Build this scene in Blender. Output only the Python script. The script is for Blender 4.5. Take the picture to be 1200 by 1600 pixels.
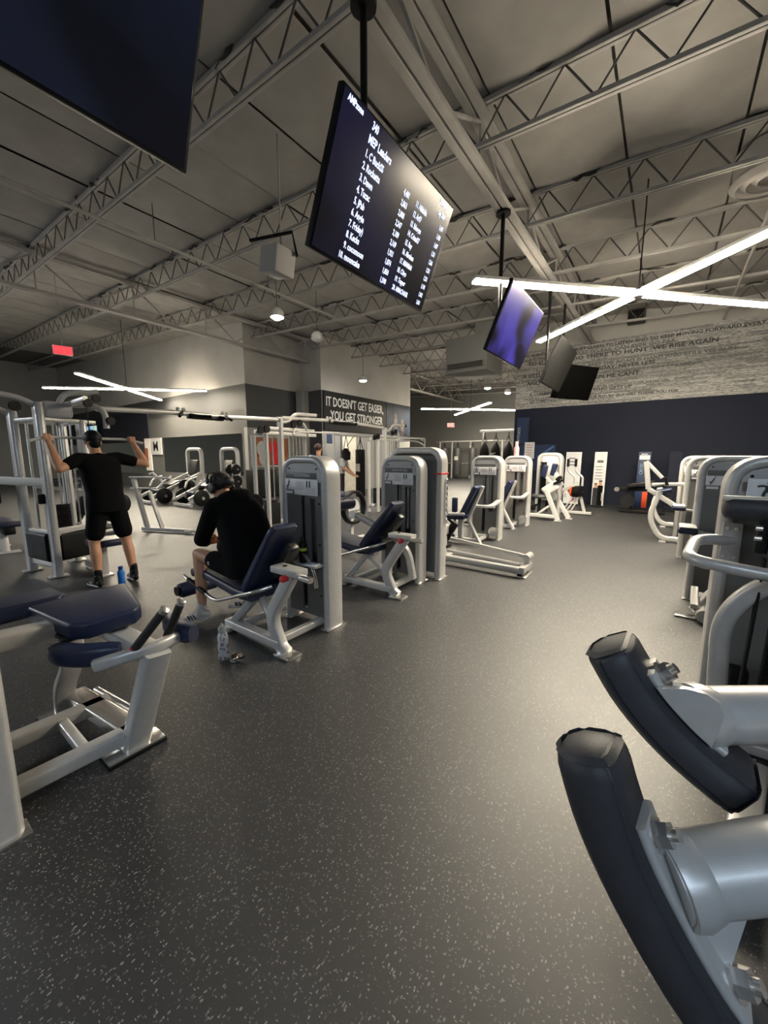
import bpy, bmesh, math, random
from mathutils import Vector, Matrix
from math import pi, sin, cos, radians as R
random.seed(7)
S = bpy.context.scene
COL = S.collection
for o in list(bpy.data.objects): bpy.data.objects.remove(o)

# ------------------------------------------------------------------ camera, world, exposure
# room axes: +X = across the aisle to the right, +Y = along the aisle, Z up, metres
cam_d = bpy.data.cameras.new('camera'); cam = bpy.data.objects.new('camera', cam_d); COL.objects.link(cam)
cam.location = (0, 0, 1.5)
cam.rotation_euler = (R(90) - math.atan(88/600), 0, R(36))
cam_d.sensor_fit = 'VERTICAL'; cam_d.sensor_height = 36; cam_d.lens = 36*600/1600; cam_d.clip_start = .01; cam_d.clip_end = 200
S.camera = cam
w = bpy.data.worlds.new('world'); S.world = w; w.use_nodes = True
w.node_tree.nodes['Background'].inputs[0].default_value = (.5, .55, .65, 1)
w.node_tree.nodes['Background'].inputs[1].default_value = .02
S.view_settings.view_transform = 'Standard'; S.view_settings.look = 'None'
S.view_settings.gamma = 1; S.view_settings.use_curve_mapping = False
S.view_settings.exposure = 2.2
BAR_POWER = 50.0
SPOT_POWER = 90

# ------------------------------------------------------------------ materials
MATS = {}
def nodes(m):
    m.use_nodes = True; nt = m.node_tree; return nt, nt.nodes['Principled BSDF']
def mat(name, col, rough=.5, metal=0, var=.12, scale=8, bump=0, bscale=200, spec=.5, coat=0):
    if name in MATS: return MATS[name]
    m = bpy.data.materials.new(name); nt, b = nodes(m); N = nt.nodes; L = nt.links
    tc = N.new('ShaderNodeTexCoord'); nz = N.new('ShaderNodeTexNoise'); nz.inputs['Scale'].default_value = scale; nz.inputs['Detail'].default_value = 4
    L.new(tc.outputs['Object'], nz.inputs['Vector'])
    rp = N.new('ShaderNodeValToRGB'); a = 1-var; c2 = 1+var
    rp.color_ramp.elements[0].position = .3; rp.color_ramp.elements[1].position = .7
    rp.color_ramp.elements[0].color = (col[0]*a, col[1]*a, col[2]*a, 1); rp.color_ramp.elements[1].color = (min(1, col[0]*c2), min(1, col[1]*c2), min(1, col[2]*c2), 1)
    L.new(nz.outputs['Fac'], rp.inputs['Fac']); L.new(rp.outputs['Color'], b.inputs['Base Color'])
    b.inputs['Roughness'].default_value = rough; b.inputs['Metallic'].default_value = metal; b.inputs['Specular IOR Level'].default_value = spec
    if coat: b.inputs['Coat Weight'].default_value = coat; b.inputs['Coat Roughness'].default_value = .15
    if bump:
        n2 = N.new('ShaderNodeTexNoise'); n2.inputs['Scale'].default_value = bscale; bp = N.new('ShaderNodeBump'); bp.inputs['Strength'].default_value = bump; bp.inputs['Distance'].default_value = .004
        L.new(tc.outputs['Object'], n2.inputs['Vector']); L.new(n2.outputs['Fac'], bp.inputs['Height']); L.new(bp.outputs['Normal'], b.inputs['Normal'])
    MATS[name] = m; return m
def emit(name, col, st):
    if name in MATS: return MATS[name]
    m = bpy.data.materials.new(name); nt, b = nodes(m)
    b.inputs['Base Color'].default_value = (*[min(1, c) for c in col], 1); b.inputs['Emission Color'].default_value = (*col, 1); b.inputs['Emission Strength'].default_value = st; b.inputs['Roughness'].default_value = .5
    MATS[name] = m; return m

silver = mat('silver_paint', (.52, .515, .505), .34, .25, .05, 30, .05, 900, coat=.3)
steel = mat('polished_steel', (.72, .70, .67), .22, .9, .05)
panel = mat('grey_panel', (.13, .13, .127), .45, 0, .06, 5)
capm = mat('light_grey_plastic', (.42, .42, .43), .4, 0, .05)
black = mat('black_plastic', (.006, .006, .0065), .5, spec=.2)
blackm = mat('black_metal', (.015, .015, .016), .35, .2)
stackm = mat('weight_plates', (.02, .02, .022), .3, .5)
rubber = mat('black_rubber', (.02, .02, .021), .7, 0, .2, 30)
navy = mat('navy_vinyl', (.010, .017, .052), .40, 0, .1, 10, .08, 300)
greypad = mat('charcoal_pad', (.035, .036, .042), .5, 0, .12, 40, .15, 700)
white = mat('white_plastic', (.50, .50, .49), .4, 0, .04)
paper = mat('white_sheet', (.74, .75, .77), .45, 0, .05, 20)
ink = mat('dark_ink', (.03, .03, .035), .5)
redm = mat('red_plastic', (.65, .03, .04), .35)
redcloth = mat('red_cloth', (.62, .045, .05), .8)
skin = mat('skin', (.52, .27, .16), .5, 0, .06, 12)
blackcloth = mat('black_cloth', (.0042, .0042, .0048), .9, 0, .2, 30, .2, 400, spec=.12)
greycloth = mat('grey_cloth', (.5, .5, .5), .9)
darkcloth = mat('charcoal_cloth', (.025, .025, .03), .9)
hairm = mat('black_hair', (.012, .010, .009), .45, 0, .3, 60, .4, 250)
brownhair = mat('brown_hair', (.05, .022, .015), .5, 0, .3, 60, .3, 250)
shoem = mat('white_shoe', (.62, .6, .56), .6)
sockw = mat('white_sock', (.75, .74, .72), .85)
joistm = mat('joist_paint', (.34, .327, .31), .7, 0, .12, 3)
webm = mat('dark_web_steel', (.07, .067, .064), .7, 0, .3, 4)
deckm = mat('roof_deck', (.33, .317, .30), .8, 0, .10, 2.2, .3, 14)
wdark = mat('dark_grey_wall', (.045, .046, .047), .6, 0, .05, 1)
wmid = mat('mid_grey_wall', (.19, .19, .185), .6, 0, .05, 1)
wlight = mat('light_grey_wall', (.28, .28, .272), .6, 0, .04, 1)
wblue = mat('navy_wall', (.009, .0125, .027), .7, 0, .06, 1, spec=.25)
wupper = mat('white_plaster', (.40, .388, .37), .75, 0, .06, 1.2)
mirrorm = mat('mirror_glass', (.80, .86, .84), .03, 1, .02)
postblue = mat('blue_print', (.005, .02, .075), .5, 0, .1)
orange = mat('orange_print', (.33, .11, .045), .5)
bartube = emit('warm_led_tube', (1.0, .88, .68), BAR_POWER*1.15)
farbar = emit('far_led_tube', (1.0, .88, .68), BAR_POWER*.85)
coolbar = emit('cool_led_tube', (.66, .82, 1.0), BAR_POWER*.20)
fillbar = emit('fill_led_tube', (.92, .95, 1.0), BAR_POWER*.8)
bulb = emit('spot_lens', (1.0, .93, .82), 60)
exitred = emit('exit_red', (1.0, .03, .04), .55)
textglow = emit('screen_text_glow', (.62, .70, 1.0), .30)

def floor_mat():
    m = bpy.data.materials.new('speckled_rubber_floor'); nt, b = nodes(m); N = nt.nodes; L = nt.links
    tc = N.new('ShaderNodeTexCoord')
    def speck(scale, thr, keep, stretch):
        mp = N.new('ShaderNodeMapping'); mp.inputs['Scale'].default_value = stretch; L.new(tc.outputs['Object'], mp.inputs['Vector'])
        nz = N.new('ShaderNodeTexNoise'); nz.inputs['Scale'].default_value = 35; L.new(mp.outputs[0], nz.inputs['Vector'])
        mx = N.new('ShaderNodeMixRGB'); mx.blend_type = 'LINEAR_LIGHT'; mx.inputs[0].default_value = .007; L.new(mp.outputs[0], mx.inputs[1]); L.new(nz.outputs['Color'], mx.inputs[2])
        v = N.new('ShaderNodeTexVoronoi'); v.inputs['Scale'].default_value = scale; L.new(mx.outputs[0], v.inputs['Vector'])
        lt = N.new('ShaderNodeMath'); lt.operation = 'LESS_THAN'; lt.inputs[1].default_value = thr; L.new(v.outputs['Distance'], lt.inputs[0])
        sp = N.new('ShaderNodeSeparateColor'); L.new(v.outputs['Color'], sp.inputs[0])
        gt = N.new('ShaderNodeMath'); gt.operation = 'GREATER_THAN'; gt.inputs[1].default_value = keep; L.new(sp.outputs[0], gt.inputs[0])
        mu = N.new('ShaderNodeMath'); mu.operation = 'MULTIPLY'; L.new(lt.outputs[0], mu.inputs[0]); L.new(gt.outputs[0], mu.inputs[1])
        m2 = N.new('ShaderNodeMath'); m2.operation = 'MULTIPLY'; L.new(mu.outputs[0], m2.inputs[0]); L.new(sp.outputs[1], m2.inputs[1]); return m2
    a = speck(105, .27, .5, (1, .5, 1)); c = speck(135, .26, .45, (.5, 1, 1))
    ad = N.new('ShaderNodeMath'); ad.operation = 'ADD'; ad.use_clamp = True; L.new(a.outputs[0], ad.inputs[0]); L.new(c.outputs[0], ad.inputs[1])
    nz = N.new('ShaderNodeTexNoise'); nz.inputs['Scale'].default_value = 1.3; nz.inputs['Detail'].default_value = 5; L.new(tc.outputs['Object'], nz.inputs['Vector'])
    rp = N.new('ShaderNodeValToRGB'); rp.color_ramp.elements[0].color = (.0185, .0192, .0215, 1); rp.color_ramp.elements[1].color = (.0255, .0262, .0290, 1); L.new(nz.outputs['Fac'], rp.inputs['Fac'])
    mix = N.new('ShaderNodeMixRGB'); L.new(ad.outputs[0], mix.inputs[0]); L.new(rp.outputs['Color'], mix.inputs[1]); mix.inputs[2].default_value = (.24, .235, .23, 1)
    L.new(mix.outputs[0], b.inputs['Base Color'])
    rr = N.new('ShaderNodeMapRange'); rr.inputs['To Min'].default_value = .46; rr.inputs['To Max'].default_value = .56; b.inputs['Specular IOR Level'].default_value = .85; L.new(nz.outputs['Fac'], rr.inputs['Value']); L.new(rr.outputs[0], b.inputs['Roughness'])
    n3 = N.new('ShaderNodeTexNoise'); n3.inputs['Scale'].default_value = 260; L.new(tc.outputs['Object'], n3.inputs['Vector'])
    bp = N.new('ShaderNodeBump'); bp.inputs['Strength'].default_value = .15; bp.inputs['Distance'].default_value = .002; L.new(n3.outputs['Fac'], bp.inputs['Height']); L.new(bp.outputs['Normal'], b.inputs['Normal'])
    return m
def band_mat():
    m = bpy.data.materials.new('lettered_wall_print'); nt, b = nodes(m); N = nt.nodes; L = nt.links
    tc = N.new('ShaderNodeTexCoord'); mp = N.new('ShaderNodeMapping'); mp.inputs['Rotation'].default_value = (R(-90), 0, 0); L.new(tc.outputs['Object'], mp.inputs['Vector'])
    br = N.new('ShaderNodeTexBrick'); br.inputs['Scale'].default_value = 1; br.inputs['Brick Width'].default_value = .42; br.inputs['Row Height'].default_value = .055
    br.inputs['Mortar Size'].default_value = .008; br.inputs['Color1'].default_value = (.52, .51, .49, 1); br.inputs['Color2'].default_value = (.16, .16, .165, 1); br.inputs['Mortar'].default_value = (.36, .355, .345, 1)
    br.inputs['Bias'].default_value = -.2; br.offset_frequency = 3; br.squash = 1.7; br.squash_frequency = 2
    L.new(mp.outputs[0], br.inputs['Vector'])
    m2 = N.new('ShaderNodeMapping'); m2.inputs['Scale'].default_value = (5, 1, 22); L.new(tc.outputs['Object'], m2.inputs['Vector'])
    nz = N.new('ShaderNodeTexNoise'); nz.inputs['Scale'].default_value = 2.2; nz.inputs['Detail'].default_value = 6; L.new(m2.outputs[0], nz.inputs['Vector'])
    rp = N.new('ShaderNodeValToRGB'); rp.color_ramp.elements[0].position = .42; rp.color_ramp.elements[1].position = .52; rp.color_ramp.elements[0].color = (.42, .42, .42, 1); rp.color_ramp.elements[1].color = (1, 1, 1, 1)
    L.new(nz.outputs['Fac'], rp.inputs['Fac'])
    mu = N.new('ShaderNodeMixRGB'); mu.blend_type = 'MULTIPLY'; mu.inputs[0].default_value = .8; L.new(br.outputs['Color'], mu.inputs[1]); L.new(rp.outputs['Color'], mu.inputs[2])
    L.new(mu.outputs[0], b.inputs['Base Color']); b.inputs['Roughness'].default_value = .7
    return m
def screen_mat(name, c1, c2, st, rough=.12):
    m = bpy.data.materials.new(name); nt, b = nodes(m); N = nt.nodes; L = nt.links
    b.inputs['Base Color'].default_value = (.006, .006, .008, 1); b.inputs['Roughness'].default_value = rough; b.inputs['Specular IOR Level'].default_value = .3
    tc = N.new('ShaderNodeTexCoord'); nz = N.new('ShaderNodeTexNoise'); nz.inputs['Scale'].default_value = 1.6; nz.inputs['Detail'].default_value = 2; L.new(tc.outputs['Object'], nz.inputs['Vector'])
    rp = N.new('ShaderNodeValToRGB'); rp.color_ramp.elements[0].position = .4; rp.color_ramp.elements[1].position = .62; rp.color_ramp.elements[0].color = (*c1, 1); rp.color_ramp.elements[1].color = (*c2, 1)
    L.new(nz.outputs['Fac'], rp.inputs['Fac']); L.new(rp.outputs['Color'], b.inputs['Emission Color']); b.inputs['Emission Strength'].default_value = st
    return m
floorm = floor_mat(); bandm = band_mat()
scr_board = screen_mat('leaderboard_screen', (.004, .004, .010), (.012, .012, .045), .12, .2)
scr_off = screen_mat('dark_screen', (.001, .0015, .004), (.004, .006, .014), .25, .16)  # switched-off screen; its faint navy glow is painted in as emission
scr_purple = screen_mat('purple_screen', (.004, .003, .02), (.11, .08, .62), .13, .2)
scr_far = screen_mat('far_screen', (.1, .3, .7), (.6, .7, .3), .25)

# ------------------------------------------------------------------ mesh helpers
def V(*a): return Vector(a if len(a) > 1 else a[0])
def NB(): return bmesh.new()
def rrect(wd, h, r=.012, n=3):
    r = min(r, wd/2*.98, h/2*.98); out = []
    for cx, cy, a0 in ((wd/2-r, h/2-r, 0), (-wd/2+r, h/2-r, 90), (-wd/2+r, -h/2+r, 180), (wd/2-r, -h/2+r, 270)):
        for k in range(n+1):
            a = R(a0+90*k/n); out.append((cx+r*cos(a), cy+r*sin(a)))
    return out
def circ(r, n=12): return [(r*cos(2*pi*k/n), r*sin(2*pi*k/n)) for k in range(n)]
def fil(pts, r, n=5):
    pts = [V(p) for p in pts]; out = [pts[0]]
    for i in range(1, len(pts)-1):
        a, b, c = pts[i-1], pts[i], pts[i+1]; d1 = (a-b); d2 = (c-b); l1, l2 = d1.length, d2.length; d1 = d1/l1; d2 = d2/l2
        rr = min(r, l1*.48, l2*.48)
        p, q = b+d1*rr, b+d2*rr
        for k in range(n+1):
            t = k/n; out.append(p*(1-t)**2 + b*2*t*(1-t) + q*t*t)
    out.append(pts[-1]); return out
def sweep(bm, pts, prof, up=(0, 0, 1), closed=False, cap=True, scale=None):
    pts = [V(p) for p in pts]; n = len(pts); rings = []; up = V(up)
    for i, p in enumerate(pts):
        a = pts[i-1] if (i > 0 or closed) else p; b = pts[(i+1) % n] if (i < n-1 or closed) else p
        t = (b-a).normalized(); s = t.cross(up)
        if s.length < 1e-3: s = t.cross(V(1, 0, 0) if abs(t.x) < .9 else V(0, 1, 0))
        s.normalize(); u = s.cross(t).normalized(); k = scale[i] if scale else 1
        rings.append([bm.verts.new(p + s*x*k + u*y*k) for x, y in prof])
    m = len(prof)
    for i in range(n if closed else n-1):
        A, B = rings[i], rings[(i+1) % n]
        for j in range(m): bm.faces.new((A[j], A[(j+1) % m], B[(j+1) % m], B[j]))
    if cap and not closed: bm.faces.new(rings[0][::-1]); bm.faces.new(rings[-1])
    return bm
def tube(bm, pts, r, n=12, f=0, up=(0, 0, 1)):
    return sweep(bm, fil(pts, f) if f else pts, circ(r, n), up)
def bar(bm, pts, wd, h, up=(0, 0, 1), f=0, r=.012):
    return sweep(bm, fil(pts, f, 6) if f else pts, rrect(wd, h, r), up)
def box(bm, c, s, rot=None, bev=0, seg=2):
    M = Matrix.Translation(V(c)) @ (rot.to_4x4() if rot else Matrix.Identity(4)) @ Matrix.Diagonal((*s, 1))
    vs = bmesh.ops.create_cube(bm, size=1, matrix=M)['verts']
    if bev:
        es = {e for v in vs for e in v.link_edges}
        bmesh.ops.bevel(bm, geom=list(es), offset=bev, segments=seg, profile=.5, affect='EDGES')
    return bm
def cyl(bm, a, b, r, n=16, r2=None):
    a, b = V(a), V(b); d = b-a
    M = Matrix.Translation((a+b)/2) @ d.to_track_quat('Z', 'Y').to_matrix().to_4x4()
    bmesh.ops.create_cone(bm, cap_ends=True, segments=n, radius1=r, radius2=r if r2 is None else r2, depth=d.length, matrix=M); return bm
def ball(bm, c, r, sc=(1, 1, 1), rot=None, sub=2):
    M = Matrix.Translation(V(c)) @ (rot.to_4x4() if rot else Matrix.Identity(4)) @ Matrix.Diagonal((r*sc[0], r*sc[1], r*sc[2], 1))
    bmesh.ops.create_icosphere(bm, subdivisions=sub, radius=1, matrix=M); return bm
def cap(bm, a, b, r1, r2=None):
    r2 = r1 if r2 is None else r2
    if (V(a)-V(b)).length > 1e-4: cyl(bm, a, b, r1, 12, r2)
    ball(bm, a, r1); ball(bm, b, r2); return bm
def lathe(bm, c, prof, n=20, axis=(0, 0, 1)):
    q = V(axis).to_track_quat('Z', 'Y'); rings = []
    for r, z in prof: rings.append([bm.verts.new(V(c) + q @ V(r*cos(2*pi*k/n), r*sin(2*pi*k/n), z)) for k in range(n)])
    for i in range(len(rings)-1):
        for j in range(n): bm.faces.new((rings[i][j], rings[i][(j+1) % n], rings[i+1][(j+1) % n], rings[i+1][j]))
    bm.faces.new(rings[0][::-1]); bm.faces.new(rings[-1]); return bm
def slab(bm, c, ex, ey, ez, sx, sy, sz, bev=.02, seg=3):
    # rounded box with axes ex, ey, ez
    rot = Matrix((V(ex).normalized(), V(ey).normalized(), V(ez).normalized())).transposed()
    return box(bm, c, (sx, sy, sz), rot, bev, seg)
def padline(bm, a, b, width, thick, up=(0, 1, 0), bev=.025):
    # an upholstered slab running a->b in a plane normal to `up`, `width` along `up`
    a, b = V(a), V(b); ex = (b-a).normalized(); ey = V(up); ez = ex.cross(ey).normalized()
    return slab(bm, (a+b)/2, ex, ey, ez, (b-a).length, width, thick, bev, 4)
def origin(p):
    l = V(0, 0, 0)
    while p is not None: l = l + p.location; p = p.parent
    return l
def obj(name, bm, m, parent=None, label=None, smooth=True, kind=None, loc=None):
    o0 = V(loc) if loc else origin(parent)
    if o0.length: bmesh.ops.translate(bm, verts=bm.verts, vec=-o0)
    bmesh.ops.recalc_face_normals(bm, faces=bm.faces)
    me = bpy.data.meshes.new(name); bm.to_mesh(me); bm.free(); me.materials.append(m)
    if smooth:
        me.shade_smooth(); me.set_sharp_from_angle(angle=R(38))
    o = bpy.data.objects.new(name, me); COL.objects.link(o)
    if parent is not None: o.parent = parent
    if loc: o.location = loc
    if label: o['label'] = label
    if kind: o['kind'] = kind
    return o
def thing(name, label, cat, loc=(0, 0, 0), group=None):
    o = bpy.data.objects.new(name, None); COL.objects.link(o); o.location = loc; o.empty_display_size = .1
    return tag(o, label, cat, group)
def tag(o, label, cat, group=None):
    o['label'] = label; o['category'] = cat
    if group: o['group'] = group
    return o
def struct(name, bm, m, parent=None, smooth=False):
    o = obj(name, bm, m, parent, smooth=smooth)
    o['kind'] = 'structure'; return o
def B(c, s, rot=None, bev=0): return box(NB(), c, s, rot, bev)
def quadbox(lo, hi): return B([(a+b)/2 for a, b in zip(lo, hi)], [abs(b-a) for a, b in zip(lo, hi)])
def text(name, body, loc, right, up, size, m, parent, sx=1.0, depth=.002, align='LEFT', bold=0):
    cu = bpy.data.curves.new(name, 'FONT'); cu.body = body; cu.size = size; cu.extrude = depth; cu.offset = bold; cu.align_x = align; cu.resolution_u = 2
    t = bpy.data.objects.new(name, cu); COL.objects.link(t)
    me = bpy.data.meshes.new_from_object(t.evaluated_get(bpy.context.evaluated_depsgraph_get()))
    bpy.data.objects.remove(t); bpy.data.curves.remove(cu)
    r, u = V(right).normalized(), V(up).normalized(); n = r.cross(u)
    M = Matrix((r*sx, u, n)).transposed().to_4x4(); M.translation = V(loc) - origin(parent)
    me.transform(M); me.materials.clear(); me.materials.append(m)
    o = bpy.data.objects.new(name, me); COL.objects.link(o); o.parent = parent; return o
def remesh(name, bm, vox, m, parent, label=None, sm=4):
    me = bpy.data.meshes.new(name); bm.to_mesh(me); bm.free()
    o = bpy.data.objects.new(name, me); COL.objects.link(o)
    a = o.modifiers.new('r', 'REMESH'); a.mode = 'VOXEL'; a.voxel_size = vox
    s = o.modifiers.new('s', 'SMOOTH'); s.factor = .5; s.iterations = sm
    m2 = bpy.data.meshes.new_from_object(o.evaluated_get(bpy.context.evaluated_depsgraph_get()))
    bpy.data.objects.remove(o); bpy.data.meshes.remove(me)
    m2.transform(Matrix.Translation(-origin(parent))); m2.materials.clear(); m2.materials.append(m); m2.shade_smooth(); m2.name = name
    q = bpy.data.objects.new(name, m2); COL.objects.link(q); q.parent = parent
    if label: q['label'] = label
    return q

# ------------------------------------------------------------------ the room
def deck_z(p): return 5.62 - .045*(p+2)
struct('floor', quadbox((-32, -9, -.1), (8, 27, 0)), floorm)
PANEL_W, PANEL_L = 1.22, 1.97
A0J = 2.86                                       # first joist line
def build_ceiling():
    root = bpy.data.objects.new('ceiling', None); COL.objects.link(root); root['kind'] = 'structure'
    ang = math.atan(.045)
    # one quilted roof panel, its middle sagging a little; shared by every copy
    bm = NB(); nx, ny = 4, 3; g = []
    for i in range(nx+1):
        row = []
        for j in range(ny+1):
            x = (i/nx-.5)*(PANEL_W-.03); y = (j/ny-.5)*(PANEL_L-.02)
            row.append(bm.verts.new((x, y, -.05*sin(pi*i/nx)**.6*(.6+.4*sin(pi*j/ny)))))
        g.append(row)
    for i in range(nx):
        for j in range(ny): bm.faces.new((g[i][j], g[i][j+1], g[i+1][j+1], g[i+1][j]))
    bmesh.ops.recalc_face_normals(bm, faces=bm.faces)
    me = bpy.data.meshes.new('roof_panel'); bm.to_mesh(me); bm.free(); me.materials.append(deckm); me.shade_smooth()
    far = NB(); cnt = 0
    for i in range(-20, 9):
        p = -2 + (i+.5)*PANEL_W
        for k in range(-6, 12):
            a = A0J + (k+.5)*PANEL_L
            if a > 25.4 or p > 7.6: continue
            vis = -13 < p < 4.2 and -.2 < a < 13
            if vis and cnt < 290:
                o = bpy.data.objects.new('roof_panel', me); COL.objects.link(o); o.parent = root
                o.location = (p, a, deck_z(p) + random.uniform(-.015, .015)); o.rotation_euler = (0, ang+random.uniform(-.006, .006), 0); cnt += 1
            else:
                t = NB(); t.from_mesh(me); bmesh.ops.transform(t, verts=t.verts, matrix=Matrix.Translation((p, a, deck_z(p))) @ Matrix.Rotation(ang, 4, 'Y'))
                tm = bpy.data.meshes.new('t'); t.to_mesh(tm); t.free(); far.from_mesh(tm); bpy.data.meshes.remove(tm)
    o = obj('distant_roof_panels', far, deckm, root); o['kind'] = 'stuff'
    bm = NB(); bm.faces.new([bm.verts.new(q) for q in ((-32, -9, deck_z(-32)+.06), (8, -9, deck_z(8)+.06), (8, 27, deck_z(8)+.06), (-32, 27, deck_z(-32)+.06))])
    o = obj('roof_deck', bm, mat('seam_shadow', (.12, .115, .11), .9), root)
    # open web joists across the room, each one part with its web rods a sub-part
    for k in range(-5, 12):
        a = A0J + k*PANEL_L
        if a > 25: continue
        p0, p1 = -31, 7.5
        if a > 9.4: p0 = -11.2
        if a > 17.4: p0 = -23.8
        bm = NB()
        for dz, h in ((-.06, .05), (-.50, .045)):
            for da in (-.026, .026):
                bar(bm, [(p0, a+da, deck_z(p0)+dz), (p1, a+da, deck_z(p1)+dz)], .04, h, r=.004)
        o = obj('roof_joist', bm, joistm, root)
        wb = NB(); n = int((p1-p0)/.62); st = (p1-p0)/n
        for i in range(n):
            q = p0+i*st; near = 0 <= k <= 2 and -8 < q < 2.5
            for u0, z0, u1, z1 in ((0, -.07, .5, -.49), (.5, -.49, 1, -.07)):
                x0, x1 = q+u0*st, q+u1*st; sg = [(x0, a, deck_z(x0)+z0), (x1, a, deck_z(x1)+z1)]
                if near: obj('web_rod', sweep(NB(), sg, circ(.011, 6), (0, 1, 0)), webm, o)
                else: sweep(wb, sg, circ(.011, 5), (0, 1, 0))
        obj('distant_web_rods', wb, webm, o)['kind'] = 'stuff'
        # dark slivers standing in for the shadow blobs along the top chord
        tw = NB(); rr = random.Random(k+50)
        for i in range(26 if -2 <= k <= 5 else 8):
            q = rr.uniform(-14, 4) if a < 9.4 else rr.uniform(-11, 4)
            sweep(tw, [(q+j*.09, a-.05+rr.uniform(-.03, .03), deck_z(q)-.045-rr.uniform(0, .05)) for j in range(5)], circ(rr.uniform(.012, .03), 5), scale=[.3, 1, .8, 1, .2])
        obj('chord_shade', tw, mat('chord_shade_dark', (.03, .028, .026), .9), o)['kind'] = 'stuff'
    # truss girder along the aisle
    for gp, gz0, gz1 in ((-2.1, 4.86, 5.42), (-11.6, 5.1, 5.9)):
        bm = NB()
        for z in (gz0, gz1):
            for dp in (-.055, .055): bar(bm, [(gp+dp, -8.8, z), (gp+dp, 25, z)], .085, .07, r=.006)
        o = obj('truss_girder', bm, joistm, root)
        wb = NB()
        for i in range(-4, 13):
            a = A0J+i*PANEL_L
            for d in (-1, 1): bar(wb, [(gp, a, gz1-.03), (gp, a+d*PANEL_L/2, gz0+.03)], .035, .035, (1, 0, 0), r=.005)
            bar(wb, [(gp, a, gz1-.03), (gp, a, gz0+.03)], .03, .03, (1, 0, 0), r=.005)
        obj('girder_web', wb, joistm, o)
    return root
ceiling = build_ceiling()

bw = struct('wall_back', quadbox((-4.32, 13.6, 0), (8, 13.8, 3.06)), wblue)
tb = struct('trim_1', quadbox((-4.32, 13.58, 3.06), (8, 13.8, 4.9)), bandm)
struct('wall_back_upper', quadbox((-4.32, 13.6, 4.9), (8, 13.8, 5.9)), wupper)
struct('wall_back_return', quadbox((-4.32, 13.8, 0), (-4.12, 25.2, 5.9)), wmid)
rows = [(4.74, .085, 'TO SURVIVE THIS ONE MUST LEARN TO LISTEN AND TO KEEP MOVING FORWARD EVERY DAY'), (4.60, .10, 'ONLY THOSE WHO DARE TO FAIL CAN EVER GO FAR'), (4.46, .12, 'TO SURVIVE  TOO THERE TO HUNT  WE RISE AGAIN'),
        (4.34, .07, 'strength does not come from the body it comes from the will and the work of every single day and night'), (4.22, .09, 'THE ROAD IS LONG AND THE ROAD IS HARD AND STILL WE RUN'), (4.09, .11, 'A LITTLE MORE THAN YESTERDAY  NEVER LESS'), (3.97, .065, 'sweat now and shine later, one more step, one more time, keep going until it is done and then begin again'),
        (3.84, .115, 'AND WILL GET UP WHEN HE CANT'), (3.72, .08, 'NOTHING WORTH HAVING COMES EASY SO KEEP ON WORKING FOR IT'), (3.60, .06, 'there is no finish line, there is only the next one and the one that follows it, over and over again'), (3.49, .09, 'A CHAMPION IS SOMEONE WHO GETS UP'), (3.38, .06, 'the only bad one is the one that did not happen, so show up and do it, whatever the weather'), (3.27, .075, 'DO SOMETHING TODAY THAT YOUR FUTURE SELF WILL THANK YOU FOR'), (3.15, .055, 'slow progress is still progress, be stronger than your excuses, and never give up on a good day')]
rr = random.Random(3)
inks = [ink, mat('grey_ink', (.12, .12, .12), .6), mat('soft_ink', (.2, .2, .2), .6)]
for i, (z, s, t) in enumerate(rows):
    text('wall_lettering', t, (-4.25+rr.uniform(0, .6), 13.577, z-.03), (1, 0, 0), (0, 0, 1), s*1.35, inks[(0, 1, 0, 2, 1)[i % 5]], tb, rr.choice((1.15, 1.35, 1.25)), .001, bold=.003)
struct('wall_far', quadbox((-24, 25.2, 0), (-4.1, 25.4, 6.8)), wmid)
struct('wall_far_left', quadbox((-24.2, 17.1, 0), (-24, 25.4, 6.8)), wmid)
struct('wall_far_return', quadbox((-24, 17.1, 0), (-11.15, 17.3, 6.8)), wmid)
struct('wall_sign', quadbox((-11.15, 10.9, 0), (-10.9, 17.3, 2.45)), wlight)
struct('wall_sign_upper', quadbox((-11.15, 10.9, 2.45), (-10.9, 17.3, 4.0)), wdark)
struct('trim_2', quadbox((-11.15, 10.9, 4.0), (-10.9, 17.3, 6.3)), wupper)
struct('wall_corner', quadbox((-12.3, 8.4, 0), (-12.1, 11.0, 2.5)), wlight)
struct('wall_corner_upper', quadbox((-12.3, 8.4, 2.5), (-12.1, 11.0, 4.0)), wdark)
struct('wall_corner_return', quadbox((-12.3, 10.9, 0), (-10.9, 11.1, 4.0)), wdark)
struct('trim_3', quadbox((-12.3, 8.4, 4.0), (-12.1, 11.1, 6.3)), wupper)
struct('trim_4', quadbox((-12.3, 10.95, 4.0), (-10.9, 11.15, 6.3)), wupper)
bm = quadbox((-12.0, 10.6, 0), (-11.6, 10.9, 4.0)); struct('trim_5', bm, wlight)      # pilaster by the sign
struct('wall_left', quadbox((-32, 8.4, 0), (-12.3, 8.6, 3.15)), mat('warm_grey_wall', (.10, .098, .094), .7, 0, .05, 1, spec=.3))
struct('wall_left_upper', quadbox((-32, 8.4, 3.15), (-12.3, 8.6, 4.0)), wdark)
struct('trim_6', quadbox((-32, 8.4, 4.0), (-12.3, 8.6, 7.0)), wupper)
struct('trim_7', quadbox((-32, 8.34, 2.2), (-19.7, 8.4, 3.6)), mat('dark_soffit', (.012, .013, .022), .5))
for n, (x0, x1, z0, z1) in enumerate(((-18.4, -12.45, .8, 2.3), (-31.5, -20.3, .6, 2.15))):
    t = struct('wall_mirror_%d' % (n+1), quadbox((x0, 8.375, z0), (x1, 8.4, z1)), mirrorm)  # mirror panels on the wall, no openings
struct('wall_west', quadbox((-32.2, -9, 0), (-32, 8.6, 7.2)), wmid)
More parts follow.
